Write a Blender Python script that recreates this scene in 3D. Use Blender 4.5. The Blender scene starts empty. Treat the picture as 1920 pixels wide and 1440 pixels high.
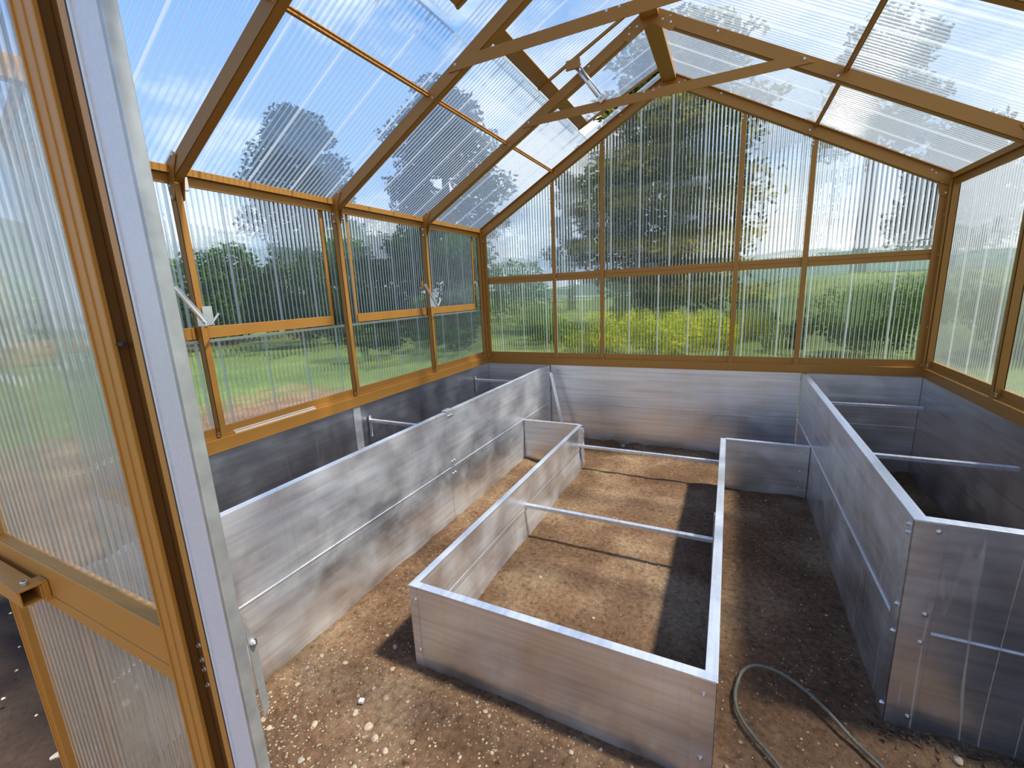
import bpy, bmesh, math, random
from mathutils import Vector, Matrix, noise
random.seed(7)
sc = bpy.context.scene
COL = sc.collection
PI = math.pi

# ---------------------------------------------------------------- camera, world, sun, exposure
cam_d = bpy.data.cameras.new('camera')
cam_d.sensor_width = 36.0
cam_d.lens = 819.74 / 1920 * 36.0
cam_d.clip_start = 0.02
cam_d.clip_end = 600
cam = bpy.data.objects.new('camera', cam_d)
COL.objects.link(cam)
cam.location = (2.4711, -4.3595, 1.6004)
cam.rotation_euler = (1.3632, 0.045648, 0.454153)
sc.camera = cam
sc.view_settings.view_transform = 'Standard'
sc.view_settings.look = 'None'
sc.view_settings.gamma = 1.0
sc.view_settings.use_curve_mapping = False
sc.view_settings.exposure = 0.08
sc.cycles.transparent_max_bounces = 32
sc.cycles.max_bounces = 10
sc.cycles.caustics_reflective = False
sc.cycles.caustics_refractive = False
sc.cycles.sample_clamp_indirect = 6.0

SUN_TO = Vector((0.57, 0.10, 1.0)).normalized()
sd = bpy.data.lights.new('sun', 'SUN')
sd.energy = 7.0
sd.angle = math.radians(4.0)
sd.color = (1.0, 0.93, 0.82)
sun = bpy.data.objects.new('sun', sd)
COL.objects.link(sun)
sun.location = SUN_TO * 30
sun.rotation_euler = SUN_TO.to_track_quat('Z', 'Y').to_euler()

def new_mat(name):
    m = bpy.data.materials.new(name)
    m.use_nodes = True
    nt = m.node_tree
    nt.nodes.clear()
    return m, nt

def N(nt, typ, **kw):
    n = nt.nodes.new(typ)
    for k, v in kw.items():
        if k.startswith('_'):
            setattr(n, k[1:], v)
        else:
            key = k.replace('__', ' ')
            n.inputs[int(key[1:]) if key[0] == 'i' and key[1:].isdigit() else key].default_value = v
    return n

def ramp(nt, stops, interp='LINEAR'):
    r = nt.nodes.new('ShaderNodeValToRGB')
    r.color_ramp.interpolation = interp
    e = r.color_ramp.elements
    while len(e) < len(stops):
        e.new(0.5)
    for k, (p, c) in enumerate(stops):
        e[k].position = p
        e[k].color = c if len(c) == 4 else (*c, 1)
    return r

def g(v):
    return (v, v, v, 1)

# sky: blue with white cumulus, real world light
w = bpy.data.worlds.new('sky')
sc.world = w
w.use_nodes = True
nt = w.node_tree
nt.nodes.clear()
L = nt.links.new
tc = N(nt, 'ShaderNodeTexCoord')
sep = N(nt, 'ShaderNodeSeparateXYZ')
L(tc.outputs['Generated'], sep.inputs[0])
blue = ramp(nt, [(0.0, (0.62, 0.74, 0.90)), (0.12, (0.42, 0.60, 0.90)), (0.5, (0.17, 0.37, 0.82)), (1.0, (0.10, 0.26, 0.70))])
L(sep.outputs['Z'], blue.inputs[0])
mp = N(nt, 'ShaderNodeMapping')
mp.inputs['Scale'].default_value = (1.0, 1.0, 1.9)
mp.inputs['Location'].default_value = (0.35, 0.1, 0.2)
L(tc.outputs['Generated'], mp.inputs[0])
n1 = N(nt, 'ShaderNodeTexNoise', Scale=2.3, Detail=6.0, Roughness=0.55)
L(mp.outputs[0], n1.inputs['Vector'])
# cloudier towards +x and near the horizon
mx = N(nt, 'ShaderNodeMath', _operation='MULTIPLY_ADD', i1=0.13, i2=0.02)
L(sep.outputs['X'], mx.inputs[0])
mz = N(nt, 'ShaderNodeMath', _operation='MULTIPLY_ADD', i1=-0.24, i2=0.115)
L(sep.outputs['Z'], mz.inputs[0])
a1 = N(nt, 'ShaderNodeMath', _operation='ADD')
L(mx.outputs[0], a1.inputs[0]); L(mz.outputs[0], a1.inputs[1])
a2 = N(nt, 'ShaderNodeMath', _operation='ADD')
L(a1.outputs[0], a2.inputs[0]); L(n1.outputs['Fac'], a2.inputs[1])
cl = ramp(nt, [(0.47, g(0)), (0.62, g(1))])
L(a2.outputs[0], cl.inputs[0])
mixc = N(nt, 'ShaderNodeMix', _data_type='RGBA')
L(cl.outputs[0], mixc.inputs[0]); L(blue.outputs[0], mixc.inputs[6])
mixc.inputs[7].default_value = (0.93, 0.96, 1.02, 1)
bg = N(nt, 'ShaderNodeBackground', Strength=1.3)
L(mixc.outputs[2], bg.inputs[0])
wo = N(nt, 'ShaderNodeOutputWorld')
L(bg.outputs[0], wo.inputs[0])

# ---------------------------------------------------------------- materials
def principled(nt, **kw):
    b = N(nt, 'ShaderNodeBsdfPrincipled', **kw)
    o = N(nt, 'ShaderNodeOutputMaterial')
    nt.links.new(b.outputs[0], o.inputs[0])
    return b

def plain(name, col, rough=0.5, metal=0.0, var=0.0, bump=0.0, scale=40.0):
    m, nt = new_mat(name)
    b = principled(nt, Roughness=rough, Metallic=metal)
    b.inputs['Base Color'].default_value = (*col, 1)
    if var or bump:
        tc = N(nt, 'ShaderNodeTexCoord')
        n = N(nt, 'ShaderNodeTexNoise', Scale=scale, Detail=4.0)
        nt.links.new(tc.outputs['Object'], n.inputs['Vector'])
        if var:
            r = ramp(nt, [(0.3, tuple(c * (1 - var) for c in col)), (0.7, tuple(min(1, c * (1 + var)) for c in col))])
            nt.links.new(n.outputs['Fac'], r.inputs[0]); nt.links.new(r.outputs[0], b.inputs['Base Color'])
        if bump:
            bp = N(nt, 'ShaderNodeBump', Strength=bump, Distance=0.002)
            nt.links.new(n.outputs['Fac'], bp.inputs['Height']); nt.links.new(bp.outputs[0], b.inputs['Normal'])
    return m

GOLD = plain('ochre_painted_aluminium', (0.47, 0.22, 0.042), 0.48, 0.1, 0.06, 0.05, 300)
STEEL = plain('zinc_plated_steel', (0.72, 0.73, 0.75), 0.28, 1.0)
WHITEPAINT = plain('pale_grey_painted_metal', (0.62, 0.64, 0.70), 0.38, 0.1, 0.04, 0.04, 200)
GALV = plain('dull_galvanised_metal', (0.40, 0.43, 0.45), 0.45, 0.7, 0.18, 0.06, 25)
RUBBER = plain('dark_seal', (0.03, 0.02, 0.02), 0.7)
WHITEPLASTIC = plain('white_plastic', (0.85, 0.85, 0.87), 0.4)
CHANNEL_SHADE = plain('ochre_darkened_as_recess_shade', (0.17, 0.075, 0.018), 0.5, 0.1)  # door stile's ochre channel; the groove's shade is put into this darker colour
HOSEM = plain('grey_green_hose', (0.14, 0.14, 0.11), 0.55, 0, 0.25, 0.2, 60)
BARK = plain('bark', (0.09, 0.06, 0.04), 0.9, 0, 0.3, 0.6, 8)
FENCEM = plain('weathered_orange_wood', (0.30, 0.16, 0.07), 0.8, 0, 0.3, 0.3, 3)

def aluminium(name, axis, dirt=1.0, base=0.78, f0=0.03, f1=0.20):
    """mill-finish aluminium, drawn along `axis`, with smudges, scratches and dried mud runs"""
    m, nt = new_mat(name)
    L = nt.links.new
    b = principled(nt, Metallic=1.0, Roughness=0.3)
    tc = N(nt, 'ShaderNodeTexCoord')
    def mapped(s):
        mp = N(nt, 'ShaderNodeMapping')
        mp.inputs['Scale'].default_value = s
        L(tc.outputs['Object'], mp.inputs[0])
        return mp.outputs[0]
    along = (0.6, 14, 14) if axis == 'X' else (14, 0.6, 14)
    draw = N(nt, 'ShaderNodeTexNoise', Scale=3.0, Detail=4.0)
    L(mapped(along), draw.inputs['Vector'])
    smudge = N(nt, 'ShaderNodeTexNoise', Scale=3.6, Detail=5.0, Roughness=0.55, Distortion=0.2)
    L(mapped((1, 1, 1.3)), smudge.inputs['Vector'])
    runs = N(nt, 'ShaderNodeTexNoise', Scale=11.0, Detail=2.0, Roughness=0.35)
    L(mapped((1.0, 1.0, 0.05)), runs.inputs['Vector'])
    brk = N(nt, 'ShaderNodeTexNoise', Scale=2.6, Detail=3.0)
    L(mapped((1, 1, 0.6)), brk.inputs['Vector'])
    # base tone
    bt = lambda k: (base * k * 0.955, base * k * 0.985, min(0.97, base * k * 1.05))
    c = ramp(nt, [(0.30, bt(0.82)), (0.55, bt(1.0)), (0.75, bt(1.07))])
    L(draw.outputs['Fac'], c.inputs[0])
    # roughness from smudges
    r = ramp(nt, [(0.32, g(0.27)), (0.52, g(0.34)), (0.70, g(0.43))])
    L(smudge.outputs['Fac'], r.inputs[0])
    L(r.outputs[0], b.inputs['Roughness'])
    # oxide film: pale, less metallic, where smudged
    film = ramp(nt, [(0.35, g(f0)), (0.70, g(f1))])
    L(smudge.outputs['Fac'], film.inputs[0])
    inv = N(nt, 'ShaderNodeMath', _operation='SUBTRACT', i0=1.0)
    # mud runs
    dv = N(nt, 'ShaderNodeMath', _operation='SUBTRACT', i1=0.52)
    L(runs.outputs['Fac'], dv.inputs[0])
    ab = N(nt, 'ShaderNodeMath', _operation='ABSOLUTE'); L(dv.outputs[0], ab.inputs[0])
    rr = ramp(nt, [(0.008, g(1)), (0.017, g(0))])
    L(ab.outputs[0], rr.inputs[0])
    bb = ramp(nt, [(0.34, g(0)), (0.50, g(1))])
    L(brk.outputs['Fac'], bb.inputs[0])
    mud = N(nt, 'ShaderNodeMath', _operation='MULTIPLY')
    L(rr.outputs[0], mud.inputs[0]); L(bb.outputs[0], mud.inputs[1])
    mud2 = N(nt, 'ShaderNodeMath', _operation='MULTIPLY', i1=0.7 * dirt)
    L(mud.outputs[0], mud2.inputs[0])
    mixc = N(nt, 'ShaderNodeMix', _data_type='RGBA')
    L(mud2.outputs[0], mixc.inputs[0]); L(c.outputs[0], mixc.inputs[6])
    mixc.inputs[7].default_value = (0.66, 0.54, 0.38, 1)
    L(mixc.outputs[2], b.inputs['Base Color'])
    am = N(nt, 'ShaderNodeMath', _operation='MAXIMUM')
    L(film.outputs[0], am.inputs[0]); L(mud2.outputs[0], am.inputs[1])
    L(am.outputs[0], inv.inputs[1])
    L(inv.outputs[0], b.inputs['Metallic'])
    bp = N(nt, 'ShaderNodeBump', Strength=0.10, Distance=0.004)
    L(draw.outputs['Fac'], bp.inputs['Height'])
    L(bp.outputs[0], b.inputs['Normal'])
    return m

ALU_X = aluminium('mill_aluminium_drawn_along_x', 'X', 0.15, 0.84, 0.04, 0.22)
ALU_Y = aluminium('scuffed_aluminium_drawn_along_y', 'Y', 0.25, 0.86, 0.10, 0.50)
ALU_BASE = aluminium('clean_mill_aluminium', 'Y', 0.12, 0.62, 0.01, 0.08)
ALU_BACK = aluminium('satin_mill_aluminium', 'X', 0.15, 0.84, 0.05, 0.20)
ALU_XD = aluminium('mud_streaked_aluminium_x', 'X', 1.2, 0.76, 0.04, 0.16)
ALU_YD = aluminium('mud_streaked_aluminium_y', 'Y', 0.9, 0.80, 0.06, 0.22)
ALU_CAP = aluminium('scuffed_aluminium_edge', 'Y', 0.3, 0.88, 0.20, 0.55)

def glazing(name, axis, haze=0.13, through=0.60, bend=0.22, period=0.03, tint=(0.86, 0.90, 0.92, 1)):
    """clear twin-wall sheet: see-through, slightly milky, flutes bend what is behind across `axis`"""
    m, nt = new_mat(name)
    L = nt.links.new
    o = N(nt, 'ShaderNodeOutputMaterial')
    tc = N(nt, 'ShaderNodeTexCoord')
    sp = N(nt, 'ShaderNodeSeparateXYZ')
    L(tc.outputs['Object'], sp.inputs[0])
    ph = N(nt, 'ShaderNodeMath', _operation='MULTIPLY', i1=2 * PI / period)
    L(sp.outputs[axis], ph.inputs[0])
    sn = N(nt, 'ShaderNodeMath', _operation='SINE')
    L(ph.outputs[0], sn.inputs[0])
    # slow irregular waviness so the smear is uneven
    nz = N(nt, 'ShaderNodeTexNoise', Scale=2.0, Detail=2.0)
    mp = N(nt, 'ShaderNodeMapping')
    mp.inputs['Scale'].default_value = (1, 1, 6)
    L(tc.outputs['Object'], mp.inputs[0]); L(mp.outputs[0], nz.inputs['Vector'])
    ad = N(nt, 'ShaderNodeMath', _operation='MULTIPLY_ADD', i1=1.6)
    L(nz.outputs['Fac'], ad.inputs[0]); L(sn.outputs[0], ad.inputs[2])
    bp = N(nt, 'ShaderNodeBump', Strength=1.0, Distance=0.0045)
    L(ad.outputs[0], bp.inputs['Height'])
    tr = N(nt, 'ShaderNodeBsdfTransparent'); tr.inputs[0].default_value = (0.95, 0.985, 0.975, 1)
    rf = N(nt, 'ShaderNodeBsdfRefraction', Roughness=0.04, IOR=1.15); rf.inputs[0].default_value = (0.95, 0.98, 0.98, 1)
    L(bp.outputs[0], rf.inputs['Normal'])
    tl = N(nt, 'ShaderNodeBsdfTranslucent'); tl.inputs[0].default_value = tint
    gl = N(nt, 'ShaderNodeBsdfAnisotropic', Roughness=0.16); gl.inputs[0].default_value = (0.9, 0.93, 0.95, 1)
    L(bp.outputs[0], gl.inputs['Normal'])
    m1 = N(nt, 'ShaderNodeMixShader', i0=bend / (bend + through))
    L(tr.outputs[0], m1.inputs[1]); L(rf.outputs[0], m1.inputs[2])
    m2 = N(nt, 'ShaderNodeMixShader', i0=haze)
    L(m1.outputs[0], m2.inputs[1]); L(tl.outputs[0], m2.inputs[2])
    fr = N(nt, 'ShaderNodeFresnel', IOR=1.35)
    m3 = N(nt, 'ShaderNodeMixShader')
    L(fr.outputs[0], m3.inputs[0]); L(m2.outputs[0], m3.inputs[1]); L(gl.outputs[0], m3.inputs[2])
    L(m3.outputs[0], o.inputs[0])
    return m

GLAZE_X = glazing('clear_fluted_sheet_back', 'X', haze=0.02, through=0.32, bend=0.60)
GLAZE_Y = glazing('clear_fluted_sheet_side', 'Y', haze=0.04, through=0.4, bend=0.5)
GLAZE_ROOF = glazing('clear_fluted_sheet_roof', 'Y', haze=0.05, through=0.70, bend=0.20)
GLAZE_DOOR = glazing('clear_fluted_sheet_door', 'X', haze=0.16)
GLAZE_KICK = glazing('milky_fluted_sheet_door_bottom', 'X', haze=0.34, through=0.4, bend=0.4, tint=(0.86, 0.70, 0.57, 1))

def rib_mat(name='clear_flute_web', share=0.40, gloss=0.26):
    m, nt = new_mat(name)
    L = nt.links.new
    o = N(nt, 'ShaderNodeOutputMaterial')
    tr = N(nt, 'ShaderNodeBsdfTransparent'); tr.inputs[0].default_value = (0.93, 0.97, 0.97, 1)
    tl = N(nt, 'ShaderNodeBsdfTranslucent'); tl.inputs[0].default_value = (0.9, 0.94, 0.96, 1)
    df = N(nt, 'ShaderNodeBsdfDiffuse'); df.inputs[0].default_value = (0.8, 0.85, 0.88, 1)
    gl = N(nt, 'ShaderNodeBsdfAnisotropic', Roughness=0.065); gl.inputs[0].default_value = (0.95, 0.97, 1, 1)
    m1 = N(nt, 'ShaderNodeMixShader', i0=0.35)
    L(tl.outputs[0], m1.inputs[1]); L(df.outputs[0], m1.inputs[2])
    m2 = N(nt, 'ShaderNodeMixShader', i0=gloss)
    L(m1.outputs[0], m2.inputs[1]); L(gl.outputs[0], m2.inputs[2])
    m3 = N(nt, 'ShaderNodeMixShader', i0=share)
    L(tr.outputs[0], m3.inputs[1]); L(m2.outputs[0], m3.inputs[2])
    L(m3.outputs[0], o.inputs[0])
    return m
RIB = rib_mat()
RIB_WIDE = rib_mat('milky_wide_web', 0.62, 0.15)

def soil_mat(name, dark=1.0):
    m, nt = new_mat(name)
    L = nt.links.new
    b = principled(nt, Roughness=0.95)
    b.inputs['Specular IOR Level'].default_value = 0.15
    tc = N(nt, 'ShaderNodeTexCoord')
    big = N(nt, 'ShaderNodeTexNoise', Scale=1.6, Detail=5.0, Roughness=0.6)
    fine = N(nt, 'ShaderNodeTexNoise', Scale=38.0, Detail=8.0, Roughness=0.7)
    vor = N(nt, 'ShaderNodeTexVoronoi', Scale=85.0, Randomness=1.0)
    for n in (big, fine, vor):
        L(tc.outputs['Object'], n.inputs['Vector'])
    c1 = ramp(nt, [(0.32, (0.19 * dark, 0.105 * dark, 0.058 * dark)), (0.50, (0.32 * dark, 0.185 * dark, 0.105 * dark)), (0.64, (0.52 * dark, 0.34 * dark, 0.20 * dark))])
    L(big.outputs['Fac'], c1.inputs[0])
    c2 = ramp(nt, [(0.32, g(0.34)), (0.46, g(0.80)), (0.58, g(1.0)), (0.72, g(1.45))])
    L(fine.outputs['Fac'], c2.inputs[0])
    mul = N(nt, 'ShaderNodeMix', _data_type='RGBA', _blend_type='MULTIPLY', i0=1.0)
    L(c1.outputs[0], mul.inputs[6]); L(c2.outputs[0], mul.inputs[7])
    # little pale chips
    ch = ramp(nt, [(0.0, g(1)), (0.11, g(1)), (0.15, g(0))])
    L(vor.outputs['Distance'], ch.inputs[0])
    sel = ramp(nt, [(0.70, g(0)), (0.74, g(1))])
    L(vor.outputs['Color'], sel.inputs[0])
    mk = N(nt, 'ShaderNodeMath', _operation='MULTIPLY')
    L(ch.outputs[0], mk.inputs[0]); L(sel.outputs[0], mk.inputs[1])
    mx = N(nt, 'ShaderNodeMix', _data_type='RGBA')
    L(mk.outputs[0], mx.inputs[0]); L(mul.outputs[2], mx.inputs[6])
    mx.inputs[7].default_value = (0.62 * dark, 0.50 * dark, 0.36 * dark, 1)
    # shade outside the front left corner, painted as near-black into the soil colour
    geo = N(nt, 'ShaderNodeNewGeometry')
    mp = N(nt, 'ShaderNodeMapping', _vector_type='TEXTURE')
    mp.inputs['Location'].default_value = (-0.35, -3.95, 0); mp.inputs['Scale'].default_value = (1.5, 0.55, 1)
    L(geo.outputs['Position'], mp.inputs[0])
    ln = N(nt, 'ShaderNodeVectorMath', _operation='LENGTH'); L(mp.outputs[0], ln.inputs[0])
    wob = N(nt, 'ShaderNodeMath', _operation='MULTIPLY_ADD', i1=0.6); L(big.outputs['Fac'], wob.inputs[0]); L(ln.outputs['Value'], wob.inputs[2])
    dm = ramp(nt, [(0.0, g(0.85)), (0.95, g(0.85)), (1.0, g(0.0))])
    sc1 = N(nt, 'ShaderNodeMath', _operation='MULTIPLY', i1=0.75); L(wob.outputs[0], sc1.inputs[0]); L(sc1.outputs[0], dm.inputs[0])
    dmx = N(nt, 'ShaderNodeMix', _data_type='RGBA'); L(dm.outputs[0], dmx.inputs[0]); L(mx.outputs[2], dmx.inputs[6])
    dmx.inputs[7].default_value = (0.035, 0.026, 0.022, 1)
    L(dmx.outputs[2], b.inputs['Base Color'])
    ad = N(nt, 'ShaderNodeMath', _operation='MULTIPLY_ADD', i1=0.6)
    L(mk.outputs[0], ad.inputs[0]); L(fine.outputs['Fac'], ad.inputs[2])
    bp = N(nt, 'ShaderNodeBump', Strength=1.0, Distance=0.02)
    L(ad.outputs[0], bp.inputs['Height']); L(bp.outputs[0], b.inputs['Normal'])
    return m
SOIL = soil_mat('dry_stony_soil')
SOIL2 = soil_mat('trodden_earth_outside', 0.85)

def grass_mat():
    m, nt = new_mat('mown_grass')
    L = nt.links.new
    b = principled(nt, Roughness=0.85)
    tc = N(nt, 'ShaderNodeTexCoord')
    a = N(nt, 'ShaderNodeTexNoise', Scale=0.35, Detail=6.0, Roughness=0.65)
    f = N(nt, 'ShaderNodeTexNoise', Scale=9.0, Detail=5.0)
    L(tc.outputs['Object'], a.inputs['Vector']); L(tc.outputs['Object'], f.inputs['Vector'])
    c = ramp(nt, [(0.30, (0.05, 0.085, 0.015)), (0.5, (0.10, 0.15, 0.025)), (0.68, (0.20, 0.24, 0.05))])
    L(a.outputs['Fac'], c.inputs[0])
    c2 = ramp(nt, [(0.3, g(0.6)), (0.7, g(1.25))])
    L(f.outputs['Fac'], c2.inputs[0])
    mul = N(nt, 'ShaderNodeMix', _data_type='RGBA', _blend_type='MULTIPLY', i0=1.0)
    L(c.outputs[0], mul.inputs[6]); L(c2.outputs[0], mul.inputs[7])
    L(mul.outputs[2], b.inputs['Base Color'])
    return m
GRASS = grass_mat()

def leaf_mat(name, a, b_, c):
    m, nt = new_mat(name)
    L = nt.links.new
    o = N(nt, 'ShaderNodeOutputMaterial')
    tc = N(nt, 'ShaderNodeTexCoord')
    n = N(nt, 'ShaderNodeTexNoise', Scale=1.1, Detail=5.0, Roughness=0.7)
    L(tc.outputs['Object'], n.inputs['Vector'])
    r = ramp(nt, [(0.36, a), (0.5, b_), (0.64, c)])
    L(n.outputs['Fac'], r.inputs[0])
    d = N(nt, 'ShaderNodeBsdfDiffuse'); t = N(nt, 'ShaderNodeBsdfTranslucent')
    L(r.outputs[0], d.inputs[0]); L(r.outputs[0], t.inputs[0])
    mx = N(nt, 'ShaderNodeMixShader', i0=0.35)
    L(d.outputs[0], mx.inputs[1]); L(t.outputs[0], mx.inputs[2]); L(mx.outputs[0], o.inputs[0])
    return m
LEAF_DARK = leaf_mat('dark_evergreen_leaf', (0.010, 0.024, 0.008), (0.028, 0.055, 0.014), (0.07, 0.11, 0.025))
LEAF_OLIVE = leaf_mat('olive_gold_conifer_leaf', (0.10, 0.11, 0.02), (0.34, 0.30, 0.05), (0.75, 0.56, 0.10))
LEAF_YELLOW = leaf_mat('bright_yellow_green_leaf', (0.10, 0.16, 0.01), (0.42, 0.46, 0.02), (0.85, 0.78, 0.05))
LEAF_GREEN = leaf_mat('mid_green_leaf', (0.02, 0.06, 0.008), (0.06, 0.14, 0.015), (0.15, 0.28, 0.03))
LEAF_PALE = leaf_mat('grey_green_leaf', (0.07, 0.10, 0.06), (0.14, 0.19, 0.11), (0.26, 0.32, 0.20))
LEAF_BRIGHT = leaf_mat('lime_leaf', (0.10, 0.22, 0.01), (0.20, 0.42, 0.02), (0.30, 0.55, 0.03))
HILLM = leaf_mat('distant_wooded_hill', (0.10, 0.15, 0.13), (0.14, 0.20, 0.16), (0.20, 0.27, 0.18))

# ---------------------------------------------------------------- building helpers
def tag(o, label=None, cat=None, group=None, kind=None):
    if label: o['label'] = label
    if cat: o['category'] = cat
    if group: o['group'] = group
    if kind: o['kind'] = kind
    return o

def empty(name, loc, **kw):
    o = bpy.data.objects.new(name, None)
    o.empty_display_size = 0.1
    COL.objects.link(o)
    o.location = loc
    return tag(o, **kw)

def world_of(o):
    v = Vector((0, 0, 0))
    while o is not None:
        v += Vector(o.location); o = o.parent
    return v

class MB:
    def __init__(s):
        s.v = []; s.f = []; s.mi = []
    def add(s, vs, fs, mi=0):
        n = len(s.v)
        s.v += [tuple(v) for v in vs]
        s.f += [tuple(n + i for i in f) for f in fs]
        s.mi += [mi] * len(fs)
        return s
    def box(s, x0, x1, y0, y1, z0, z1, mi=0):
        vs = [(x, y, z) for z in (z0, z1) for y in (y0, y1) for x in (x0, x1)]
        return s.add(vs, [(0, 2, 3, 1), (4, 5, 7, 6), (0, 1, 5, 4), (2, 6, 7, 3), (0, 4, 6, 2), (1, 3, 7, 5)], mi)
    def bar(s, p, q, w, h, up=(0, 0, 1), mi=0, top=False):
        """rectangular bar p->q, w across, h along `up`; top=True hangs it below the line"""
        p = Vector(p); q = Vector(q); d = (q - p).normalized(); up = Vector(up)
        side = d.cross(up).normalized(); u = side.cross(d).normalized()
        a, b = (-h, 0) if top else (-h / 2, h / 2)
        vs = []
        for c in (p, q):
            for k in (a, b):
                for j in (-w / 2, w / 2):
                    vs.append(c + side * j + u * k)
        return s.add(vs, [(0, 1, 3, 2), (4, 6, 7, 5), (0, 4, 5, 1), (2, 3, 7, 6), (0, 2, 6, 4), (1, 5, 7, 3)], mi)
    def tube(s, pts, r, seg=10, mi=0, cap=True):
        pts = [Vector(p) for p in pts]; rings = []
        n = len(pts)
        ref = Vector((0, 0, 1)) if abs((pts[1] - pts[0]).normalized().z) < 0.9 else Vector((1, 0, 0))
        for i, p in enumerate(pts):
            t = (pts[min(i + 1, n - 1)] - pts[max(i - 1, 0)]).normalized()
            a = t.cross(ref).normalized(); b = a.cross(t)
            rr = r[i] if isinstance(r, (list, tuple)) else r
            rings.append([p + (a * math.cos(2 * PI * k / seg) + b * math.sin(2 * PI * k / seg)) * rr for k in range(seg)])
        vs = [v for ring in rings for v in ring]; fs = []
        for i in range(n - 1):
            for k in range(seg):
                k2 = (k + 1) % seg
                fs.append((i * seg + k, i * seg + k2, (i + 1) * seg + k2, (i + 1) * seg + k))
        if cap:
            fs.append(tuple(range(seg))[::-1]); fs.append(tuple((n - 1) * seg + k for k in range(seg)))
        return s.add(vs, fs, mi)
    def bolt(s, c, d, r=0.006, h=0.004, mi=0):
        """hex bolt head with a washer, facing d"""
        c = Vector(c); d = Vector(d).normalized()
        s.tube([c, c + d * 0.0015], r * 1.45, 14, mi)
        s.tube([c + d * 0.0015, c + d * (h + 0.0015)], r, 6, mi)
        s.tube([c + d * (h + 0.0015), c + d * (h * 1.9)], r * 0.5, 8, mi)
        return s
    def prism(s, poly, d, mi=0):
        """closed polygon (3D points) extruded by vector d"""
        n = len(poly); d = Vector(d)
        vs = [Vector(p) for p in poly] + [Vector(p) + d for p in poly]
        fs = [tuple(range(n))[::-1], tuple(range(n, 2 * n))]
        for i in range(n):
            j = (i + 1) % n
            fs.append((i, j, n + j, n + i))
        return s.add(vs, fs, mi)
    def build(s, name, mat, parent=None, bevel=0.0, smooth=False, fix=True, origin=None, **kw):
        me = bpy.data.meshes.new(name)
        if origin is not None:
            off = Vector(origin)
        else:
            off = world_of(parent) if parent else Vector((0, 0, 0))
        me.from_pydata([tuple(Vector(v) - off) for v in s.v], [], s.f)
        for m in (mat if isinstance(mat, (list, tuple)) else [mat]):
            me.materials.append(m)
        me.polygons.foreach_set('material_index', s.mi)
        if fix:
            bm = bmesh.new(); bm.from_mesh(me)
            bmesh.ops.recalc_face_normals(bm, faces=bm.faces[:])
            bm.to_mesh(me); bm.free()
        if smooth:
            me.polygons.foreach_set('use_smooth', [True] * len(me.polygons))
        me.update()
        o = bpy.data.objects.new(name, me)
        COL.objects.link(o)
        if parent:
            o.parent = parent
        elif origin is not None:
            o.location = off
        if bevel:
            b = o.modifiers.new('bevel', 'BEVEL'); b.width = bevel; b.segments = 2; b.limit_method = 'ANGLE'
        return tag(o, **kw)

def dup(root, loc, label=None, parent=None):
    r = root.copy(); COL.objects.link(r); r.location = loc
    if label: r['label'] = label
    for ch in root.children:
        c = ch.copy(); COL.objects.link(c); c.parent = r
        for gch in ch.children:
            d = gch.copy(); COL.objects.link(d); d.parent = c
    return r

# ---------------------------------------------------------------- main dimensions (metres)
W = 3.833; D = 4.06; YE = -3.56
ZT = 0.813; ZS = 0.886; ZE = 2.281; ZR = 3.357
ZL = 0.40
HX = W / 2
SL = (ZR - ZE) / HX
ANG = math.atan(SL)
POSTS = [0.0, -1.0, -2.0, -3.0, YE]
GX = 0.045                                  # how far the glazing sits outside the posts' inner faces
def zroof(x):
    return ZE + SL * min(x, W - x)

def sheet(name, poly, U, V, O, Nn, mat, parent, period=0.03, fat=9, phase=0.0, ribs=True, **kw):
    """fluted sheet: convex poly in (u,v); ribs run along V; Nn points outdoors"""
    U = Vector(U); V = Vector(V); O = Vector(O); Nn = Vector(Nn)
    mb = MB()
    P = [O + U * u + V * v for u, v in poly]
    nrm = (P[1] - P[0]).cross(P[2] - P[0])
    idx = list(range(len(P)))
    if nrm.dot(Nn) > 0: idx = idx[::-1]     # face the inside
    mb.add(P, [tuple(idx)])
    if ribs:
        us = [u for u, _ in poly]; u0, u1 = min(us), max(us)
        k = math.ceil((u0 + 0.006) / period)
        while k * period < u1 - 0.006:
            u = k * period; vv = []
            for i in range(len(poly)):
                (a, b), (c, d) = poly[i], poly[(i + 1) % len(poly)]
                if (a - u) * (c - u) <= 0 and a != c:
                    vv.append(b + (d - b) * (u - a) / (c - a))
            if len(vv) >= 2:
                lo, hi = min(vv), max(vv)
                wide = ((k * 7 + int(phase)) % fat == 0)
                r = 0.0085 if wide else 0.0030
                h = 0.0075
                prof = [(-r * math.cos(PI * q / 8), 0.0008 + h * math.sin(PI * q / 8)) for q in range(9)]
                vs = []
                for v in (lo, hi):
                    for a, b in prof:
                        vs.append(O + U * (u + a) + V * v + Nn * b)
                n = len(prof)
                mb.add(vs, [(i, i + 1, n + i + 1, n + i) for i in range(n - 1)], 2 if wide else 1)
            k += 1
    o = mb.build(name, [mat, RIB, RIB_WIDE], parent, fix=False, **kw)
    o.data.polygons.foreach_set('use_smooth', [m > 0 for m in mb.mi])
    return o

def bolts(parent, pts, d, name='bolt', r=0.006, mat=None):
    for p in pts:
        MB().bolt(p, d, r).build(name, mat or STEEL, parent)

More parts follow.
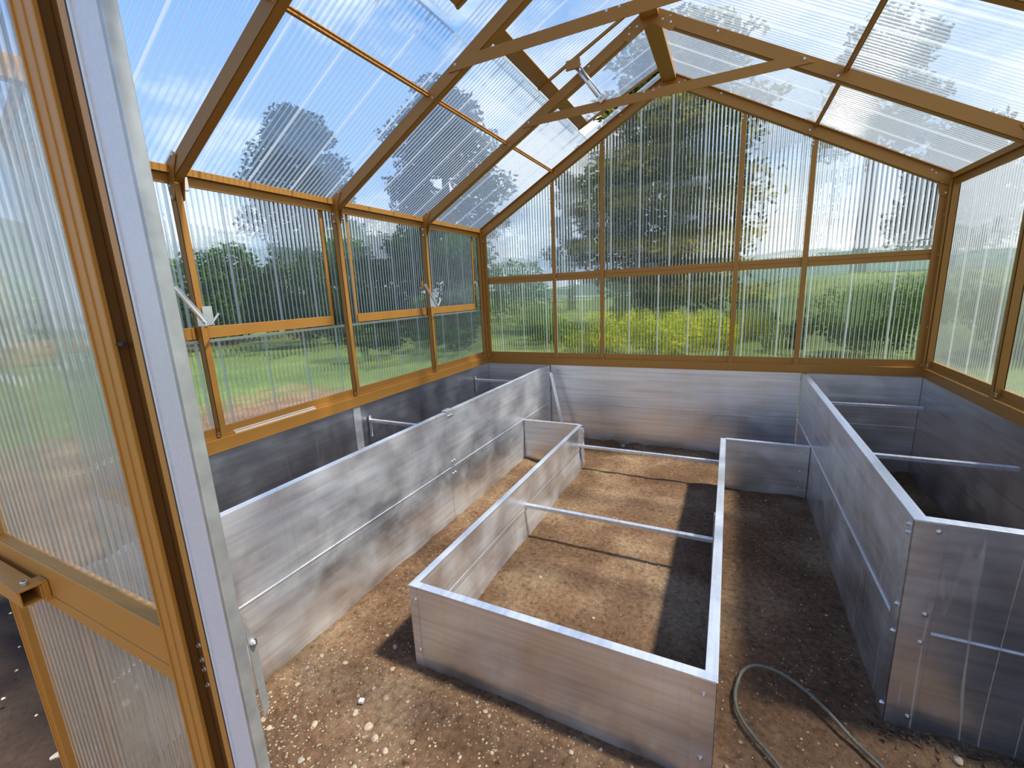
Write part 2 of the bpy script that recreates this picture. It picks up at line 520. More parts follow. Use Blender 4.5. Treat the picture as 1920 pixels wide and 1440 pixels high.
# ---------------------------------------------------------------- floor, ground and lawn
def hf(x, y):
    p = Vector((x, y, 0))
    h = 0.014 * noise.noise(p * 1.7) + 0.008 * noise.noise(p * 7) + 0.004 * noise.noise(p * 24) + 0.002 * noise.noise(p * 60)
    return h
def ground(name, x0, x1, y0, y1, step, z, mat, f=hf, **kw):
    nx = int((x1 - x0) / step); ny = int((y1 - y0) / step)
    vs = []; fs = []
    for j in range(ny + 1):
        for i in range(nx + 1):
            x = x0 + (x1 - x0) * i / nx; y = y0 + (y1 - y0) * j / ny
            vs.append((x, y, z + f(x, y)))
    for j in range(ny):
        for i in range(nx):
            a = j * (nx + 1) + i
            fs.append((a, a + 1, a + nx + 2, a + nx + 1))
    mb = MB(); mb.add(vs, fs)
    return mb.build(name, mat, None, smooth=True, fix=False, **kw)

def hfloor(x, y):
    h = hf(x, y)
    # loose soil banked against the tall right bed and heaped against the back panels
    if x > 2.5:
        d = abs(y + 2.66)
        h += 0.035 * max(0, 1 - d / 0.14) * (0.6 + 0.8 * noise.noise(Vector((x * 9, y * 9, 3)))) * min(1, max(0, (x - 3.0) / 0.12))
    h += 0.03 * max(0, 1 - abs(y) / 0.16) * (0.5 + noise.noise(Vector((x * 8, 1, 3))))
    if x < 0.95 and x > 0.7:
        h += 0.02 * max(0, 1 - abs(x - 0.79) / 0.1) * (0.6 + noise.noise(Vector((1, y * 6, 3))))
    return h
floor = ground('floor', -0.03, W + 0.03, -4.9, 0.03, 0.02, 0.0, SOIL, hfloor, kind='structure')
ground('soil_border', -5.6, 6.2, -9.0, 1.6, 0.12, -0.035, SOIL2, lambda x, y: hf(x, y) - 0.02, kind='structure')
def hlawn(x, y):
    r = math.hypot(x - 2, y + 4)
    h = -0.12 + 0.1 * noise.noise(Vector((x * 0.2, y * 0.2, 0)))
    if x > 2 and y > 12: h += min(1.9, (y - 12) * 0.11) * min(1, (x - 2) / 5)
    return h
ground('lawn', -70, 60, -40, 90, 1.25, 0.0, GRASS, hlawn, kind='structure')

# distant wooded hills
def hill(name, cx, cy, rx, ry, h):
    mb = MB(); seg = 48; rg = 8; vs = []; fs = []
    for j in range(rg + 1):
        t = j / rg
        for i in range(seg):
            a = 2 * PI * i / seg
            k = 1 + 0.18 * noise.noise(Vector((math.cos(a) * 2, math.sin(a) * 2, t * 2 + cx)))
            vs.append((cx + rx * (1 - t) * math.cos(a) * k, cy + ry * (1 - t) * math.sin(a) * k, -1 + h * math.sin(t * PI / 2) * (0.9 + 0.2 * noise.noise(Vector((a, t * 3, 5))))))
    for j in range(rg):
        for i in range(seg):
            i2 = (i + 1) % seg
            fs.append((j * seg + i, j * seg + i2, (j + 1) * seg + i2, (j + 1) * seg + i))
    mb.add(vs, fs)
    return mb.build(name, HILLM, None, smooth=True, kind='structure')
hill('hill', -170, 40, 90, 60, 26)
hill('hill', 30, 190, 140, 50, 11)

# ---------------------------------------------------------------- the greenhouse shell
wl = empty('wall_left', (0, -2, 0), kind='structure')
wr = empty('wall_right', (W, -2, 0), kind='structure')
wb = empty('wall_back', (HX, 0, 0), kind='structure')
wf = empty('wall_front', (HX, -D, 0), kind='structure')
roof = empty('ceiling', (HX, -2, 0), kind='structure')

def side(sgn, parent):
    """left (sgn=-1, x=0) or right (sgn=+1, x=W) long wall; inside is towards the middle"""
    X = 0.0 if sgn < 0 else W
    def x(d):                               # d > 0 goes outdoors
        return X + sgn * d
    def bx(mb, a, b, y0, y1, z0, z1):
        xa, xb = sorted((x(a), x(b)))
        return mb.box(xa, xb, y0, y1, z0, z1)
    # aluminium base: two long boards, split by a joint
    for (ya, yb) in ((YE, -2.04), (-2.036, 0.035)):
        for (za, zb) in ((-0.05, ZL - 0.002), (ZL, ZT - 0.002)):
            bx(MB(), 0.012, 0.04, ya, yb, za, zb).build('base_board', ALU_BASE, parent, 0.002)
    bx(MB(), 0.004, 0.012, -2.07, -2.0, 0.02, ZT - 0.004).build('joint_plate', ALU_Y, parent, 0.001)
    # sill: fascia, ledge
    s = MB()
    bx(s, -0.006, 0.06, YE, 0.0, ZT, ZT + 0.012)
    bx(s, -0.006, 0.0, YE, 0.0, ZT + 0.012, ZS)
    bx(s, 0.0, 0.06, YE, 0.0, ZS - 0.012, ZS)
    s.build('sill', GOLD, parent, 0.0015)
    for i in range(4):
        ya, yb = POSTS[i + 1] + 0.014, POSTS[i] - 0.014
        m = MB()
        bx(m, GX - 0.012, GX + 0.006, ya, yb, ZS, ZS + 0.055)
        bx(m, GX - 0.022, GX - 0.012, ya, yb, ZS, ZS + 0.012)
        m.build('bottom_rail', GOLD, parent, 0.001)
    # eave beam with a soffit lip
    e = MB()
    bx(e, 0.02, 0.035, YE, 0.0, ZE - 0.085, ZE - 0.028)
    bx(e, 0.0, 0.035, YE, 0.0, ZE - 0.031, ZE - 0.026)
    bx(e, -0.004, 0.0, YE, 0.0, ZE - 0.04, ZE - 0.004)
    e.build('eave_beam', GOLD, parent, 0.0015)
    for yp in POSTS[1:4] + [0.0 - 0.02, YE + 0.03]:
        p = MB()
        bx(p, 0.0, GX, yp - 0.016, yp - 0.012, ZS, ZE - 0.02)      # web seen from the door
        bx(p, 0.0, 0.005, yp - 0.016, yp + 0.018, ZS, ZE - 0.02)   # inner flange
        bx(p, 0.006, 0.012, yp + 0.010, yp + 0.018, ZS, ZE - 0.02) # return lip
        bx(p, GX - 0.006, GX, yp - 0.016, yp + 0.018, ZS, ZE - 0.02)
        po = p.build('post', GOLD, parent, 0.0012)
        f = MB()
        bx(f, -0.004, 0.04, yp - 0.026, yp + 0.024, ZS, ZS + 0.004)
        bx(f, -0.002, 0.03, yp - 0.020, yp - 0.017, ZS, ZS + 0.04)
        f.build('post_foot', GOLD, po, 0.001)
        for zz in (ZS + 0.014, ZS + 0.028):
            MB().bolt((x(0.012), yp - 0.020, zz), (0, -1, 0), 0.004).build('bolt', STEEL, po)
        # gusset plates, both sides of the rafter foot
        if -3.4 < yp < -0.1:
            for s2 in (-1, 1):
                y0 = yp + s2 * 0.022
                pl = [(-0.005, ZE - 0.16), (0.026, ZE - 0.165), (0.034, ZE - 0.08), (0.030, ZE + 0.0), (-0.055, ZE + 0.055), (-0.085, ZE + 0.03), (-0.045, ZE - 0.03)]
                mb = MB().prism([(x(a), y0, z) for a, z in pl], (0, 0.003 * s2, 0))
                gp = mb.build('gusset_plate', GOLD, parent, 0.0008)
                if True:
                    for a, z in ((0.01, ZE - 0.15), (0.012, ZE - 0.10), (0.0, ZE - 0.03), (-0.06, ZE + 0.03)):
                        MB().bolt((x(a), y0 + s2 * 0.003, z), (0, s2, 0), 0.0045).build('bolt', STEEL, gp)
    return x, bx

xl, bxl = side(-1, wl)
xr, bxr = side(1, wr)
# strap hook on the first left post (white clip)
MB().box(0.002, 0.02, -2.975, -2.955, ZE - 0.115, ZE - 0.05).build('plastic_clip', WHITEPLASTIC, wl, 0.002, label='white plastic clip')

# right wall glazing: one fixed full-height sheet per bay
for i in range(4):
    ya, yb = POSTS[i + 1] + 0.004, POSTS[i] - 0.004
    sheet('glazing_panel', [(ya, ZS + 0.05), (yb, ZS + 0.05), (yb, ZE - 0.03), (ya, ZE - 0.03)], (0, 1, 0), (0, 0, 1), (W + GX, 0, 0), (1, 0, 0), GLAZE_Y, wr, phase=i)
# left wall: fixed lower sheets, opening vents above
ZV = 1.43
for i in range(4):
    ya, yb = POSTS[i + 1] + 0.004, POSTS[i] - 0.004
    sheet('glazing_panel', [(ya, ZS + 0.05), (yb, ZS + 0.05), (yb, ZV - 0.005), (ya, ZV - 0.005)], (0, 1, 0), (0, 0, 1), (-GX, 0, 0), (-1, 0, 0), GLAZE_Y, wl, phase=i + 2)
    MB().box(-GX - 0.006, -GX + 0.006, ya, yb, ZV - 0.022, ZV - 0.006).build('panel_edge_strip', RIB, wl)

for ya, yb in ((-2.092, -2.018), (-1.982, -1.882), (-0.112, -0.034)):
    sheet('glazing_panel', [(ya, ZV - 0.004), (yb, ZV - 0.004), (yb, ZE - 0.03), (ya, ZE - 0.03)], (0, 1, 0), (0, 0, 1), (-GX, 0, 0), (-1, 0, 0), GLAZE_Y, wl, phase=2)

def side_vent(name, y0, y1, tilt):
    """top hung vent on the left wall, opened a little outwards"""
    r = empty(name, (-GX - 0.008, (y0 + y1) / 2, ZE - 0.06), kind='structure')
    top = ZE - 0.06; Lh = top - ZV
    o = sheet('glazing_panel', [(y0, ZV), (y1, ZV), (y1, top), (y0, top)], (0, 1, 0), (0, 0, 1), (-GX - 0.010, 0, 0), (-1, 0, 0), GLAZE_Y, r, phase=5)
    MB().box(-GX - 0.012, -GX + 0.008, y0, y1, ZV, ZV + 0.062).build('bottom_rail', GOLD, r, 0.0015)
    for yy in (y0, y1):
        MB().box(-GX - 0.014, -GX - 0.002, yy - 0.012, yy + 0.012, ZV - 0.004, top).build('stile', GOLD, r, 0.001)
    MB().box(-GX - 0.014, -GX - 0.002, y0, y1, top, top + 0.02).build('hinge_rail', GOLD, r, 0.001)
    r.rotation_euler = (0, tilt, 0)
    return r
v1 = side_vent('window_1', -3.50, -2.10, math.radians(0.8))
v2 = side_vent('window_2', -1.87, -0.125, math.radians(0.8))

def side_opener(yp, parent, k):
    """bent galvanised lever arm with its bracket on the post"""
    a0 = Vector((0.07, yp - 0.02, 1.515)); a1 = Vector((0.03, yp - 0.115, 1.70))
    d = (a1 - a0).normalized()
    arm = MB()
    arm.bar(a0, a1, 0.022, 0.003, up=(1, 0.2, 0.3))
    sd_ = d.cross(Vector((1, 0.2, 0.3))).normalized()
    for s in (-1, 1):
        arm.bar(a0 + sd_ * s * 0.0105, a1 + sd_ * s * 0.0105, 0.002, 0.014, up=(1, 0.2, 0.3))
    arm = arm.build('opener_arm', STEEL_W, parent, 0.0006)
    MB().prism([(0.004, yp + 0.005, 1.50), (0.004, yp + 0.055, 1.50), (0.004, yp + 0.055, 1.60), (0.004, yp + 0.005, 1.60)], (0.003, 0, 0)).build('opener_bracket', STEEL, parent, 0.0006)
    MB().prism([(0.007, yp - 0.028, 1.50), (0.075, yp - 0.028, 1.50), (0.055, yp - 0.028, 1.56), (0.007, yp - 0.028, 1.60)], (0, 0.003, 0)).build('opener_plate', STEEL, parent, 0.0006)
    MB().tube([(0.07, yp + 0.0, 1.505), (0.075, yp + 0.045, 1.56)], 0.006, 10).build('opener_pin', STEEL, parent)
    for t in (0.05, 0.45, 0.95):
        MB().bolt(a0 + (a1 - a0) * t + Vector((0.003, -0.012, 0)), (0.2, -1, -.3), 0.005).build('bolt', STEEL, arm)
    MB().box(-0.01, 0.006, yp - 0.125, yp - 0.105, 1.66, 1.73).build('opener_link', GOLD, parent, 0.001)
STEEL_W = plain('bright_zinc_lever', (0.80, 0.82, 0.85), 0.35, 0.75)
op1 = empty('window_opener', (0.03, -3.0, 1.5)); tag(op1, 'galvanised lever window opener on the nearest left wall post', 'window opener', 'side vent openers')
side_opener(-3.0, op1, 0)
op2 = empty('window_opener', (0.03, -1.0, 1.5)); tag(op2, 'galvanised lever window opener on the left wall post nearer the back corner', 'window opener', 'side vent openers')
side_opener(-1.0, op2, 1)

# back gable -------------------------------------------------
yb_ = 0.0
for (xa, xb_) in ((-0.036, 0.742), (0.746, 3.05), (3.054, W + 0.036)):
    for (za, zb) in ((-0.05, ZL - 0.002), (ZL, ZT - 0.002)):
        MB().box(max(xa, -0.011), min(xb_, W + 0.011), 0.012, 0.04, za, zb).build('base_board', ALU_BACK, wb, 0.002)
s = MB().box(-0.006, W + 0.006, -0.006, 0.06, ZT, ZT + 0.012)
s.box(-0.006, W + 0.006, -0.006, 0.0, ZT + 0.012, ZS).box(-0.006, W + 0.006, 0.0, 0.06, ZS - 0.012, ZS)
s.build('sill', GOLD, wb, 0.0015)
MX = [0.83, 1.33, W - 1.33, W - 0.83]
edges = [0.0] + MX + [W]
ZM = 1.7326
for a, b in zip(edges[:-1], edges[1:]):
    MB().box(a + 0.016, b - 0.016, 0.022, 0.036, ZS, ZS + 0.055).build('bottom_rail', GOLD, wb, 0.001)
    m = MB().box(a + 0.016, b - 0.016, 0.020, 0.036, ZM - 0.040, ZM - 0.002).box(a + 0.016, b - 0.016, 0.020, 0.036, ZM + 0.001, ZM + 0.036)
    m.box(a + 0.016, b - 0.016, 0.024, 0.03, ZM - 0.04, ZM + 0.036)
    m.build('mid_rail', GOLD, wb, 0.0012)
    # lower and upper sheets
    sheet('glazing_panel', [(a, ZS + 0.05), (b, ZS + 0.05), (b, ZM - 0.03), (a, ZM - 0.03)], (1, 0, 0), (0, 0, 1), (0, GX - 0.01, 0), (0, 1, 0), GLAZE_X, wb, phase=3 + int(a * 10))
    pts = [(a, ZM + 0.03), (b, ZM + 0.03), (b, zroof(b) - 0.01)]
    if a < HX < b: pts.append((HX, zroof(HX) - 0.01))
    pts.append((a, zroof(a) - 0.01))
    sheet('glazing_panel', pts, (1, 0, 0), (0, 0, 1), (0, GX - 0.01, 0), (0, 1, 0), GLAZE_X, wb, phase=int(a * 10))
for i, mxx in enumerate(MX):
    zt_ = zroof(mxx) - 0.09
    p = MB().box(mxx - 0.019, mxx + 0.019, 0.006, 0.010, ZS, zt_)
    p.box(mxx - 0.003, mxx + 0.003, 0.008, 0.036, ZS, zt_)
    po = p.build('mullion', GOLD, wb, 0.001)
    MB().box(mxx - 0.024, mxx + 0.024, 0.0, 0.02, ZS, ZS + 0.006).build('mullion_foot', GOLD, po, 0.001)
    for zz in (zt_ - 0.02, zt_ - 0.045):
        MB().bolt((mxx - 0.012, 0.006, zz), (0, -1, 0), 0.004).build('bolt', STEEL, po)
# corner posts of the back gable
for xx, sg in ((0.0, 1), (W, -1)):
    a, b = sorted((xx, xx + sg * 0.05))
    p = MB().box(a, b, 0.004, 0.012, ZS, ZE - 0.05)
    p.box(min(xx + sg * 0.0, xx + sg * 0.012), max(xx, xx + sg * 0.012), -0.03, 0.004, ZS, ZE - 0.05)
    co = p.build('corner_post', GOLD, wb, 0.0012)
    for zz in (ZS + 0.02, 1.2, 1.72, 2.0):
        MB().bolt((xx + sg * 0.013, -0.013, zz), (sg, 0, 0), 0.004).build('bolt', STEEL, co)
    pl = [(0.0, ZE - 0.16), (0.055, ZE - 0.14), (0.075, ZE - 0.05), (0.14, ZE + 0.02), (0.12, ZE + 0.06), (0.0, ZE - 0.01)]
    gp = MB().prism([(xx + sg * a, -0.003, z) for a, z in pl], (0, 0.003, 0)).build('gusset_plate', GOLD, wb, 0.0008)
    for a, z in ((0.02, ZE - 0.13), (0.05, ZE - 0.06), (0.09, ZE + 0.01), (0.115, ZE + 0.035)):
        MB().bolt((xx + sg * a, -0.003, z), (0, -1, 0), 0.004).build('bolt', STEEL, gp)

# roof -------------------------------------------------------
up_l = Vector((-math.sin(ANG), 0, math.cos(ANG)))      # outward normal of left slope
up_r = Vector((math.sin(ANG), 0, math.cos(ANG)))
def rpt(sg, x, y, off=0.0):
    """point on the roof plane; x measured from the nearer eave; off = distance outwards"""
    X = x if sg < 0 else W - x
    u = up_l if sg < 0 else up_r
    return Vector((X, y, ZE + SL * x)) + u * off
RAFT = [0.0, -1.0, -2.0, -3.0, YE]
for yy in RAFT:
    for sg in (-1, 1):
        u = up_l if sg < 0 else up_r
        gable = yy == 0.0
        yw = 0.012 if gable else yy
        h = 0.082 if gable else 0.072
        r = MB()
        r.bar(rpt(sg, -0.03, yw - 0.018), rpt(sg, HX, yw - 0.018), 0.004, h, up=u, top=True)
        r.bar(rpt(sg, -0.03, yw + 0.002, -h + 0.004), rpt(sg, HX, yw + 0.002, -h + 0.004), 0.044, 0.004, up=u, top=True)
        r.bar(rpt(sg, -0.03, yw + 0.022, -0.012), rpt(sg, HX, yw + 0.022, -0.012), 0.004, h - 0.02, up=u, top=True)
        if gable:
            r.bar(rpt(sg, -0.03, -0.02, -0.001), rpt(sg, HX, -0.02, -0.001), 0.02, 0.006, up=u, top=True)
        ro = r.build('rafter', GOLD, roof, 0.0012)
        for k in range(3 if yy > -3.4 else 0):
            q = rpt(sg, (0.85, 1.5, 1.78)[k], yw - 0.02, -0.02 if k else -0.05)
            MB().bolt(q, (0, -1, 0), 0.0045).build('bolt', STEEL, ro)
# ridge beam with its cap plate at each truss
MB().box(HX - 0.055, HX + 0.055, YE, 0.0, 3.285, 3.289).box(HX - 0.055, HX - 0.051, YE, 0, 3.289, 3.325).box(HX + 0.051, HX + 0.055, YE, 0, 3.289, 3.325).build('ridge_beam', GOLD, roof, 0.001)
for yy in RAFT[:4]:
    y0 = (yy if yy else 0.012) - 0.024
    pl = [(-0.17, -0.175), (-0.13, -0.2), (0, -0.115), (0.13, -0.2), (0.17, -0.175), (0.17, -0.115), (0, -0.02), (-0.17, -0.115)]
    gp = MB().prism([(HX + a, y0, ZR + b + 0.02) for a, b in pl], (0, 0.003, 0)).build('apex_plate', GOLD, roof, 0.0008)
    for a, b in ((-0.13, -0.15), (-0.08, -0.12), (0.0, -0.07), (0.08, -0.12), (0.13, -0.15)):
        MB().bolt((HX + a, y0, ZR + b + 0.02), (0, -1, 0), 0.0045).build('bolt', STEEL, gp)
# purlins
PX = 0.832
for sg in (-1, 1):
    u = up_l if sg < 0 else up_r
    for a, b in zip(RAFT[:-1], RAFT[1:]):
        m = MB().bar(rpt(sg, PX, b + 0.02, -0.002), rpt(sg, PX, a - 0.02, -0.002), 0.028, 0.010, up=u, top=True)
        m.bar(rpt(sg, PX, b + 0.02, -0.012), rpt(sg, PX, a - 0.02, -0.012), 0.012, 0.016, up=u, top=True)
        m.build('purlin', GOLD, roof, 0.001)
# collar ties
ZC = 2.84
xc = (ZC - ZE) / SL
for yy in (-1.0, -2.0, -3.0):
    t = MB().prism([(xc + 0.0, yy - 0.026, ZC - 0.03), (W - xc - 0.0, yy - 0.026, ZC - 0.03), (W - xc - 0.075, yy - 0.026, ZC + 0.03), (xc + 0.075, yy - 0.026, ZC + 0.03)], (0, 0.004, 0))
    t.box(xc + 0.10, W - xc - 0.10, yy - 0.022, yy - 0.006, ZC + 0.026, ZC + 0.03)
    to = t.build('collar_tie', GOLD, roof, 0.001)
    for xx in (xc + 0.05, W - xc - 0.05, HX - 0.03, HX + 0.03):
        MB().bolt((xx, yy - 0.026, ZC + (0.0 if abs(xx - HX) > .1 else 0.022)), (0, -1, 0), 0.0045).build('bolt', STEEL, to)
# roof glazing: right slope full sheets, left slope stops at the vents
SLEN = 1.0 / math.cos(ANG)
def roof_sheet(sg, ya, yb, x0, x1, off, ph, parent, name='glazing_panel'):
    U = Vector((0, 1, 0))
    V = (rpt(sg, 1, 0) - rpt(sg, 0, 0)).normalized()
    n = up_l if sg < 0 else up_r
    O = rpt(sg, 0, 0, off)
    return sheet(name, [(ya, x0 * SLEN), (yb, x0 * SLEN), (yb, x1 * SLEN), (ya, x1 * SLEN)], U, V, O, n, GLAZE_ROOF, parent, phase=ph)
for i, (b, a) in enumerate(zip(RAFT[:-1], RAFT[1:])):
    roof_sheet(1, a + 0.004, b - 0.004, -0.05, HX - 0.005, 0.003, i, roof)
    xtop = 1.20 if i in (0, 1) else 1.13
    if i == 3: xtop = HX - 0.005
    roof_sheet(-1, a + 0.004, b - 0.004, -0.05, xtop, 0.003, i + 4, roof)
    if i < 3:
        q = MB().bar(rpt(-1, xtop, a, 0.0), rpt(-1, xtop, b, 0.0), 0.012, 0.006, up=up_l)
        q.build('panel_edge_strip', RIB, roof)
for ya, yb in ((-0.118, -0.006), (-2.138, -2.02), (-2.982, -2.954)):
    roof_sheet(-1, ya, yb, 1.13, HX - 0.005, 0.003, 3, roof)
def roof_vent(name, y0, y1, tilt, stiles, xb):
    r = empty(name, tuple(rpt(-1, HX - 0.02, (y0 + y1) / 2, 0.02)), kind='structure')
    roof_sheet(-1, y0, y1, xb - 0.06, HX - 0.02, 0.028, 2, r)
    m = MB().bar(rpt(-1, xb + 0.045, y0, 0.024), rpt(-1, xb + 0.045, y1, 0.024), 0.095, 0.012, up=up_l)
    m.build('bottom_rail', GOLD, r, 0.001)
    MB().bar(rpt(-1, xb - 0.05, y0 - .02, 0.024), rpt(-1, xb - 0.05, y1 + .02, 0.024), 0.012, 0.006, up=up_l).build('edge_seal', RIB, r)
    for yy in stiles:
        MB().bar(rpt(-1, xb, yy, 0.020), rpt(-1, HX - 0.02, yy, 0.020), 0.016, 0.018, up=up_l).build('stile', GOLD, r, 0.001)
    r.rotation_euler = (0, tilt, 0)
    return r
rv1 = roof_vent('window_3', -1.90, -0.12, math.radians(4.0), (-1.085, -0.14), 1.19)
rv2 = roof_vent('window_4', -2.95, -2.14, math.radians(4.0), (-2.93, -2.16), 1.19)
# gas strut opener of the roof vent
op3 = empty('roof_vent_opener', (1.58, -1.04, 2.88)); tag(op3, 'white twin tube vent opener under the open roof vent', 'window opener')
A = Vector((1.435, -1.075, 3.115)); B = Vector((1.60, -1.035, 2.885))
d = (B - A).normalized(); sdv = Vector((0, 1, 0)).cross(d).normalized()
MB().tube([A + d * 0.02 + sdv * 0.011, B - d * 0.02 + sdv * 0.011], 0.010, 14).build('piston_tube', STEEL_W, op3, smooth=True)
MB().tube([A + d * 0.02 - sdv * 0.013, B - d * 0.02 - sdv * 0.013], 0.006, 12).build('guide_rod', STEEL_W, op3, smooth=True)
for c in (A, B):
    MB().bar(c - d * 0.012 - sdv * .002, c + d * 0.026 - sdv * .002, 0.02, 0.05, up=sdv).build('end_bracket', STEEL, op3, 0.001)
MB().box(1.37, 1.47, -1.10, -1.085, 3.08, 3.14).build('vent_plate', GOLD, op3, 0.001)
MB().tube([B + Vector((0, -0.02, 0)), B + Vector((0.0, 0.03, -0.01))], 0.006, 10).build('pivot_pin', STEEL, op3)

# front gable with its wide opening, and the door frame standing forward of it
XD0, XD1 = 0.885, 1.787                       # closed door leaf
yF = -D
for a, b in ((0.012, 0.68), (3.30, W - 0.012)):
    for (za, zb) in ((-0.05, ZL - 0.002), (ZL, ZT - 0.002)):
        MB().box(a, b, YE - 0.03, YE - 0.004, za, zb).build('base_board', ALU_X, wf, 0.002)
    MB().box(a, b, YE - 0.03, YE - 0.002, ZT, ZS).build('sill', GOLD, wf, 0.002)
    q = min(a, W - b) + 0.0
    if a < 1: pl = [(a, ZS), (b, ZS), (b, zroof(b) - 0.05), (a, zroof(a) - 0.05)]
    else: pl = [(a, ZS), (b, ZS), (b, zroof(b) - 0.05), (a, zroof(a) - 0.05)]
    sheet('glazing_panel', pl, (1, 0, 0), (0, 0, 1), (0, YE - 0.016, 0), (0, -1, 0), GLAZE_X, wf, phase=1)
for xx in (0.68, 3.26):
    MB().box(xx, xx + 0.04, YE - 0.035, YE - 0.002, 0.0, 2.66).build('opening_post', GOLD, wf, 0.002)
MB().box(0.72, 3.26, YE - 0.035, YE - 0.002, 2.62, 2.67).build('opening_header', GOLD, wf, 0.002)
sheet('glazing_panel', [(0.72, 2.67), (3.11, 2.67), (HX, ZR - 0.04)], (1, 0, 0), (0, 0, 1), (0, YE - 0.016, 0), (0, -1, 0), GLAZE_X, wf, phase=4)
MB().box(0.80, 3.30, yF, yF + 0.04, 2.16, 2.24).build('door_header', GOLD, wf, 0.002)
for xx in (0.82, 3.26):
    MB().box(xx, xx + 0.035, yF + 0.04, YE - 0.035, 2.17, 2.23).build('porch_rail', GOLD, wf, 0.002)
MB().box(3.26, 3.30, yF, yF + 0.03, -0.02, 2.16).build('door_jamb', GOLD, wf, 0.002)
# centre post: ochre jamb, seal, pale grey cover, zinc side
MB().box(1.765, 1.787, yF - 0.002, yF + 0.03, 0.0, 2.14).build('door_jamb', GOLD, wf, 0.0015)
MB().box(1.787, 1.792, yF - 0.004, yF + 0.02, 0.0, 2.14).build('door_seal', RUBBER, wf)
c = MB().box(1.792, 1.846, yF - 0.002, yF + 0.006, 0.0, 2.14)
c.box(1.792, 1.796, yF - 0.005, yF, 0.0, 2.14)
c.build('post_cover', WHITEPAINT, wf, 0.0015, label='pale grey front cover')
MB().box(1.846, 1.8535, yF - 0.001, yF + 0.016, 0.0, 2.14).build('post_core', GALV, wf, 0.0012)
st = MB().prism([(1.854, yF + 0.016, 1.16), (1.854, yF + 0.030, 1.10), (1.854, yF + 0.030, 0.985), (1.854, yF + 0.020, 0.97)], (0.002, 0, 0))
st.build('strike_plate', GALV, wf, 0.0005)
MB().bolt((1.856, yF + 0.024, 1.105), (1, 0, 0), 0.004).build('bolt', STEEL, wf)

# closed door leaf -------------------------------------------
door = empty('door_1', (XD0, yF, 0.0), kind='structure')
s = MB().box(1.655, 1.715, yF - 0.002, yF + 0.026, 0.03, 2.12)
s.box(1.710, 1.724, yF - 0.009, yF - 0.002, 0.03, 2.12)
s.box(1.655, 1.659, yF - 0.005, yF, 0.03, 2.12).box(1.683, 1.686, yF - 0.004, yF, 0.03, 2.12)
s.build('lock_stile', GOLD, door, 0.0025)
MB().box(1.715, 1.765, yF + 0.012, yF + 0.022, 0.03, 2.12).box(1.715, 1.7185, yF - 0.002, yF + 0.012, 0.03, 2.12).build('stile_channel', CHANNEL_SHADE, door, 0.001)
s = MB().box(0.885, 0.925, yF - 0.002, yF + 0.026, 0.03, 2.12).box(0.895, 0.900, yF - 0.006, yF, 0.03, 2.12).box(0.912, 0.916, yF - 0.005, yF, 0.03, 2.12)
s.build('hinge_stile', GOLD, door, 0.0025)
s = MB().box(0.925, 1.655, yF - 0.001, yF + 0.024, 0.972, 1.086)
s.box(0.925, 1.655, yF - 0.006, yF, 1.078, 1.086).box(0.925, 1.655, yF - 0.003, yF, 1.0, 1.004)
s.build('mid_rail', GOLD, door, 0.0015)
MB().box(0.925, 1.655, yF - 0.001, yF + 0.024, 0.03, 0.11).build('bottom_rail', GOLD, door, 0.0015)
MB().box(0.925, 1.655, yF - 0.001, yF + 0.024, 2.05, 2.12).build('top_rail', GOLD, door, 0.0015)
sheet('glazing_panel', [(0.92, 1.08), (1.66, 1.08), (1.66, 2.06), (0.92, 2.06)], (1, 0, 0), (0, 0, 1), (0, yF + 0.014, 0), (0, 1, 0), GLAZE_DOOR, door, phase=1, fat=8)
sheet('kick_panel', [(0.92, 0.10), (1.66, 0.10), (1.66, 0.98), (0.92, 0.98)], (1, 0, 0), (0, 0, 1), (0, yF + 0.014, 0), (0, 1, 0), GLAZE_KICK, door, phase=1, fat=8)
for z in (1.075, 1.048, 1.030, 1.0):
    MB().bolt((1.742, yF + 0.012, z), (0, -1, 0), 0.0052, 0.005).build('lock_bolt', STEEL, door)
MB().tube([(1.722, yF - 0.001, 1.555), (1.742, yF - 0.001, 1.555)], 0.0035, 12).build('stop_pin', RUBBER, door)
# latch bar: hollow box section held by a bracket with a socket screw
lb = MB()
x0, x1, yo, yi, z0, z1 = 0.90, 1.185, yF - 0.046, yF - 0.012, 1.003, 1.040
t = 0.003
lb.box(x0, x1, yo, yi, z0, z0 + t).box(x0, x1, yo, yi, z1 - t, z1).box(x0, x1, yo, yo + t, z0 + t, z1 - t).box(x0, x1, yi - t, yi, z0 + t, z1 - t)
lbo = lb.build('latch_bar', GOLD, door, 0.0008)
MB().box(1.150, 1.190, yo - 0.004, yF - 0.002, z1, z1 + 0.004).box(1.150, 1.190, yF - 0.012, yF - 0.002, z0 - 0.006, z1).build('latch_bracket', GOLD, lbo, 0.0008)
sc_ = MB().tube([(1.168, yo + 0.016, z1 + 0.004), (1.168, yo + 0.016, z1 + 0.013)], 0.0065, 16)
sc_.build('socket_screw', STEEL, lbo, 0.001)
MB().tube([(1.168, yo + 0.016, z1 + 0.0132), (1.168, yo + 0.016, z1 + 0.0134)], 0.003, 6).build('screw_socket', RUBBER, lbo)
MB().tube([(1.168, yo + 0.016, z0 - 0.010), (1.168, yo + 0.016, z0)], 0.005, 6).build('hex_nut', STEEL, lbo)
# narrow side strip left of the leaf
sheet('side_strip', [(0.80, 0.50), (0.88, 0.42), (0.88, 2.10), (0.80, 2.10)], (1, 0, 0), (0, 0, 1), (0, yF + 0.03, 0), (0, 1, 0), GLAZE_KICK, wf, ribs=True)

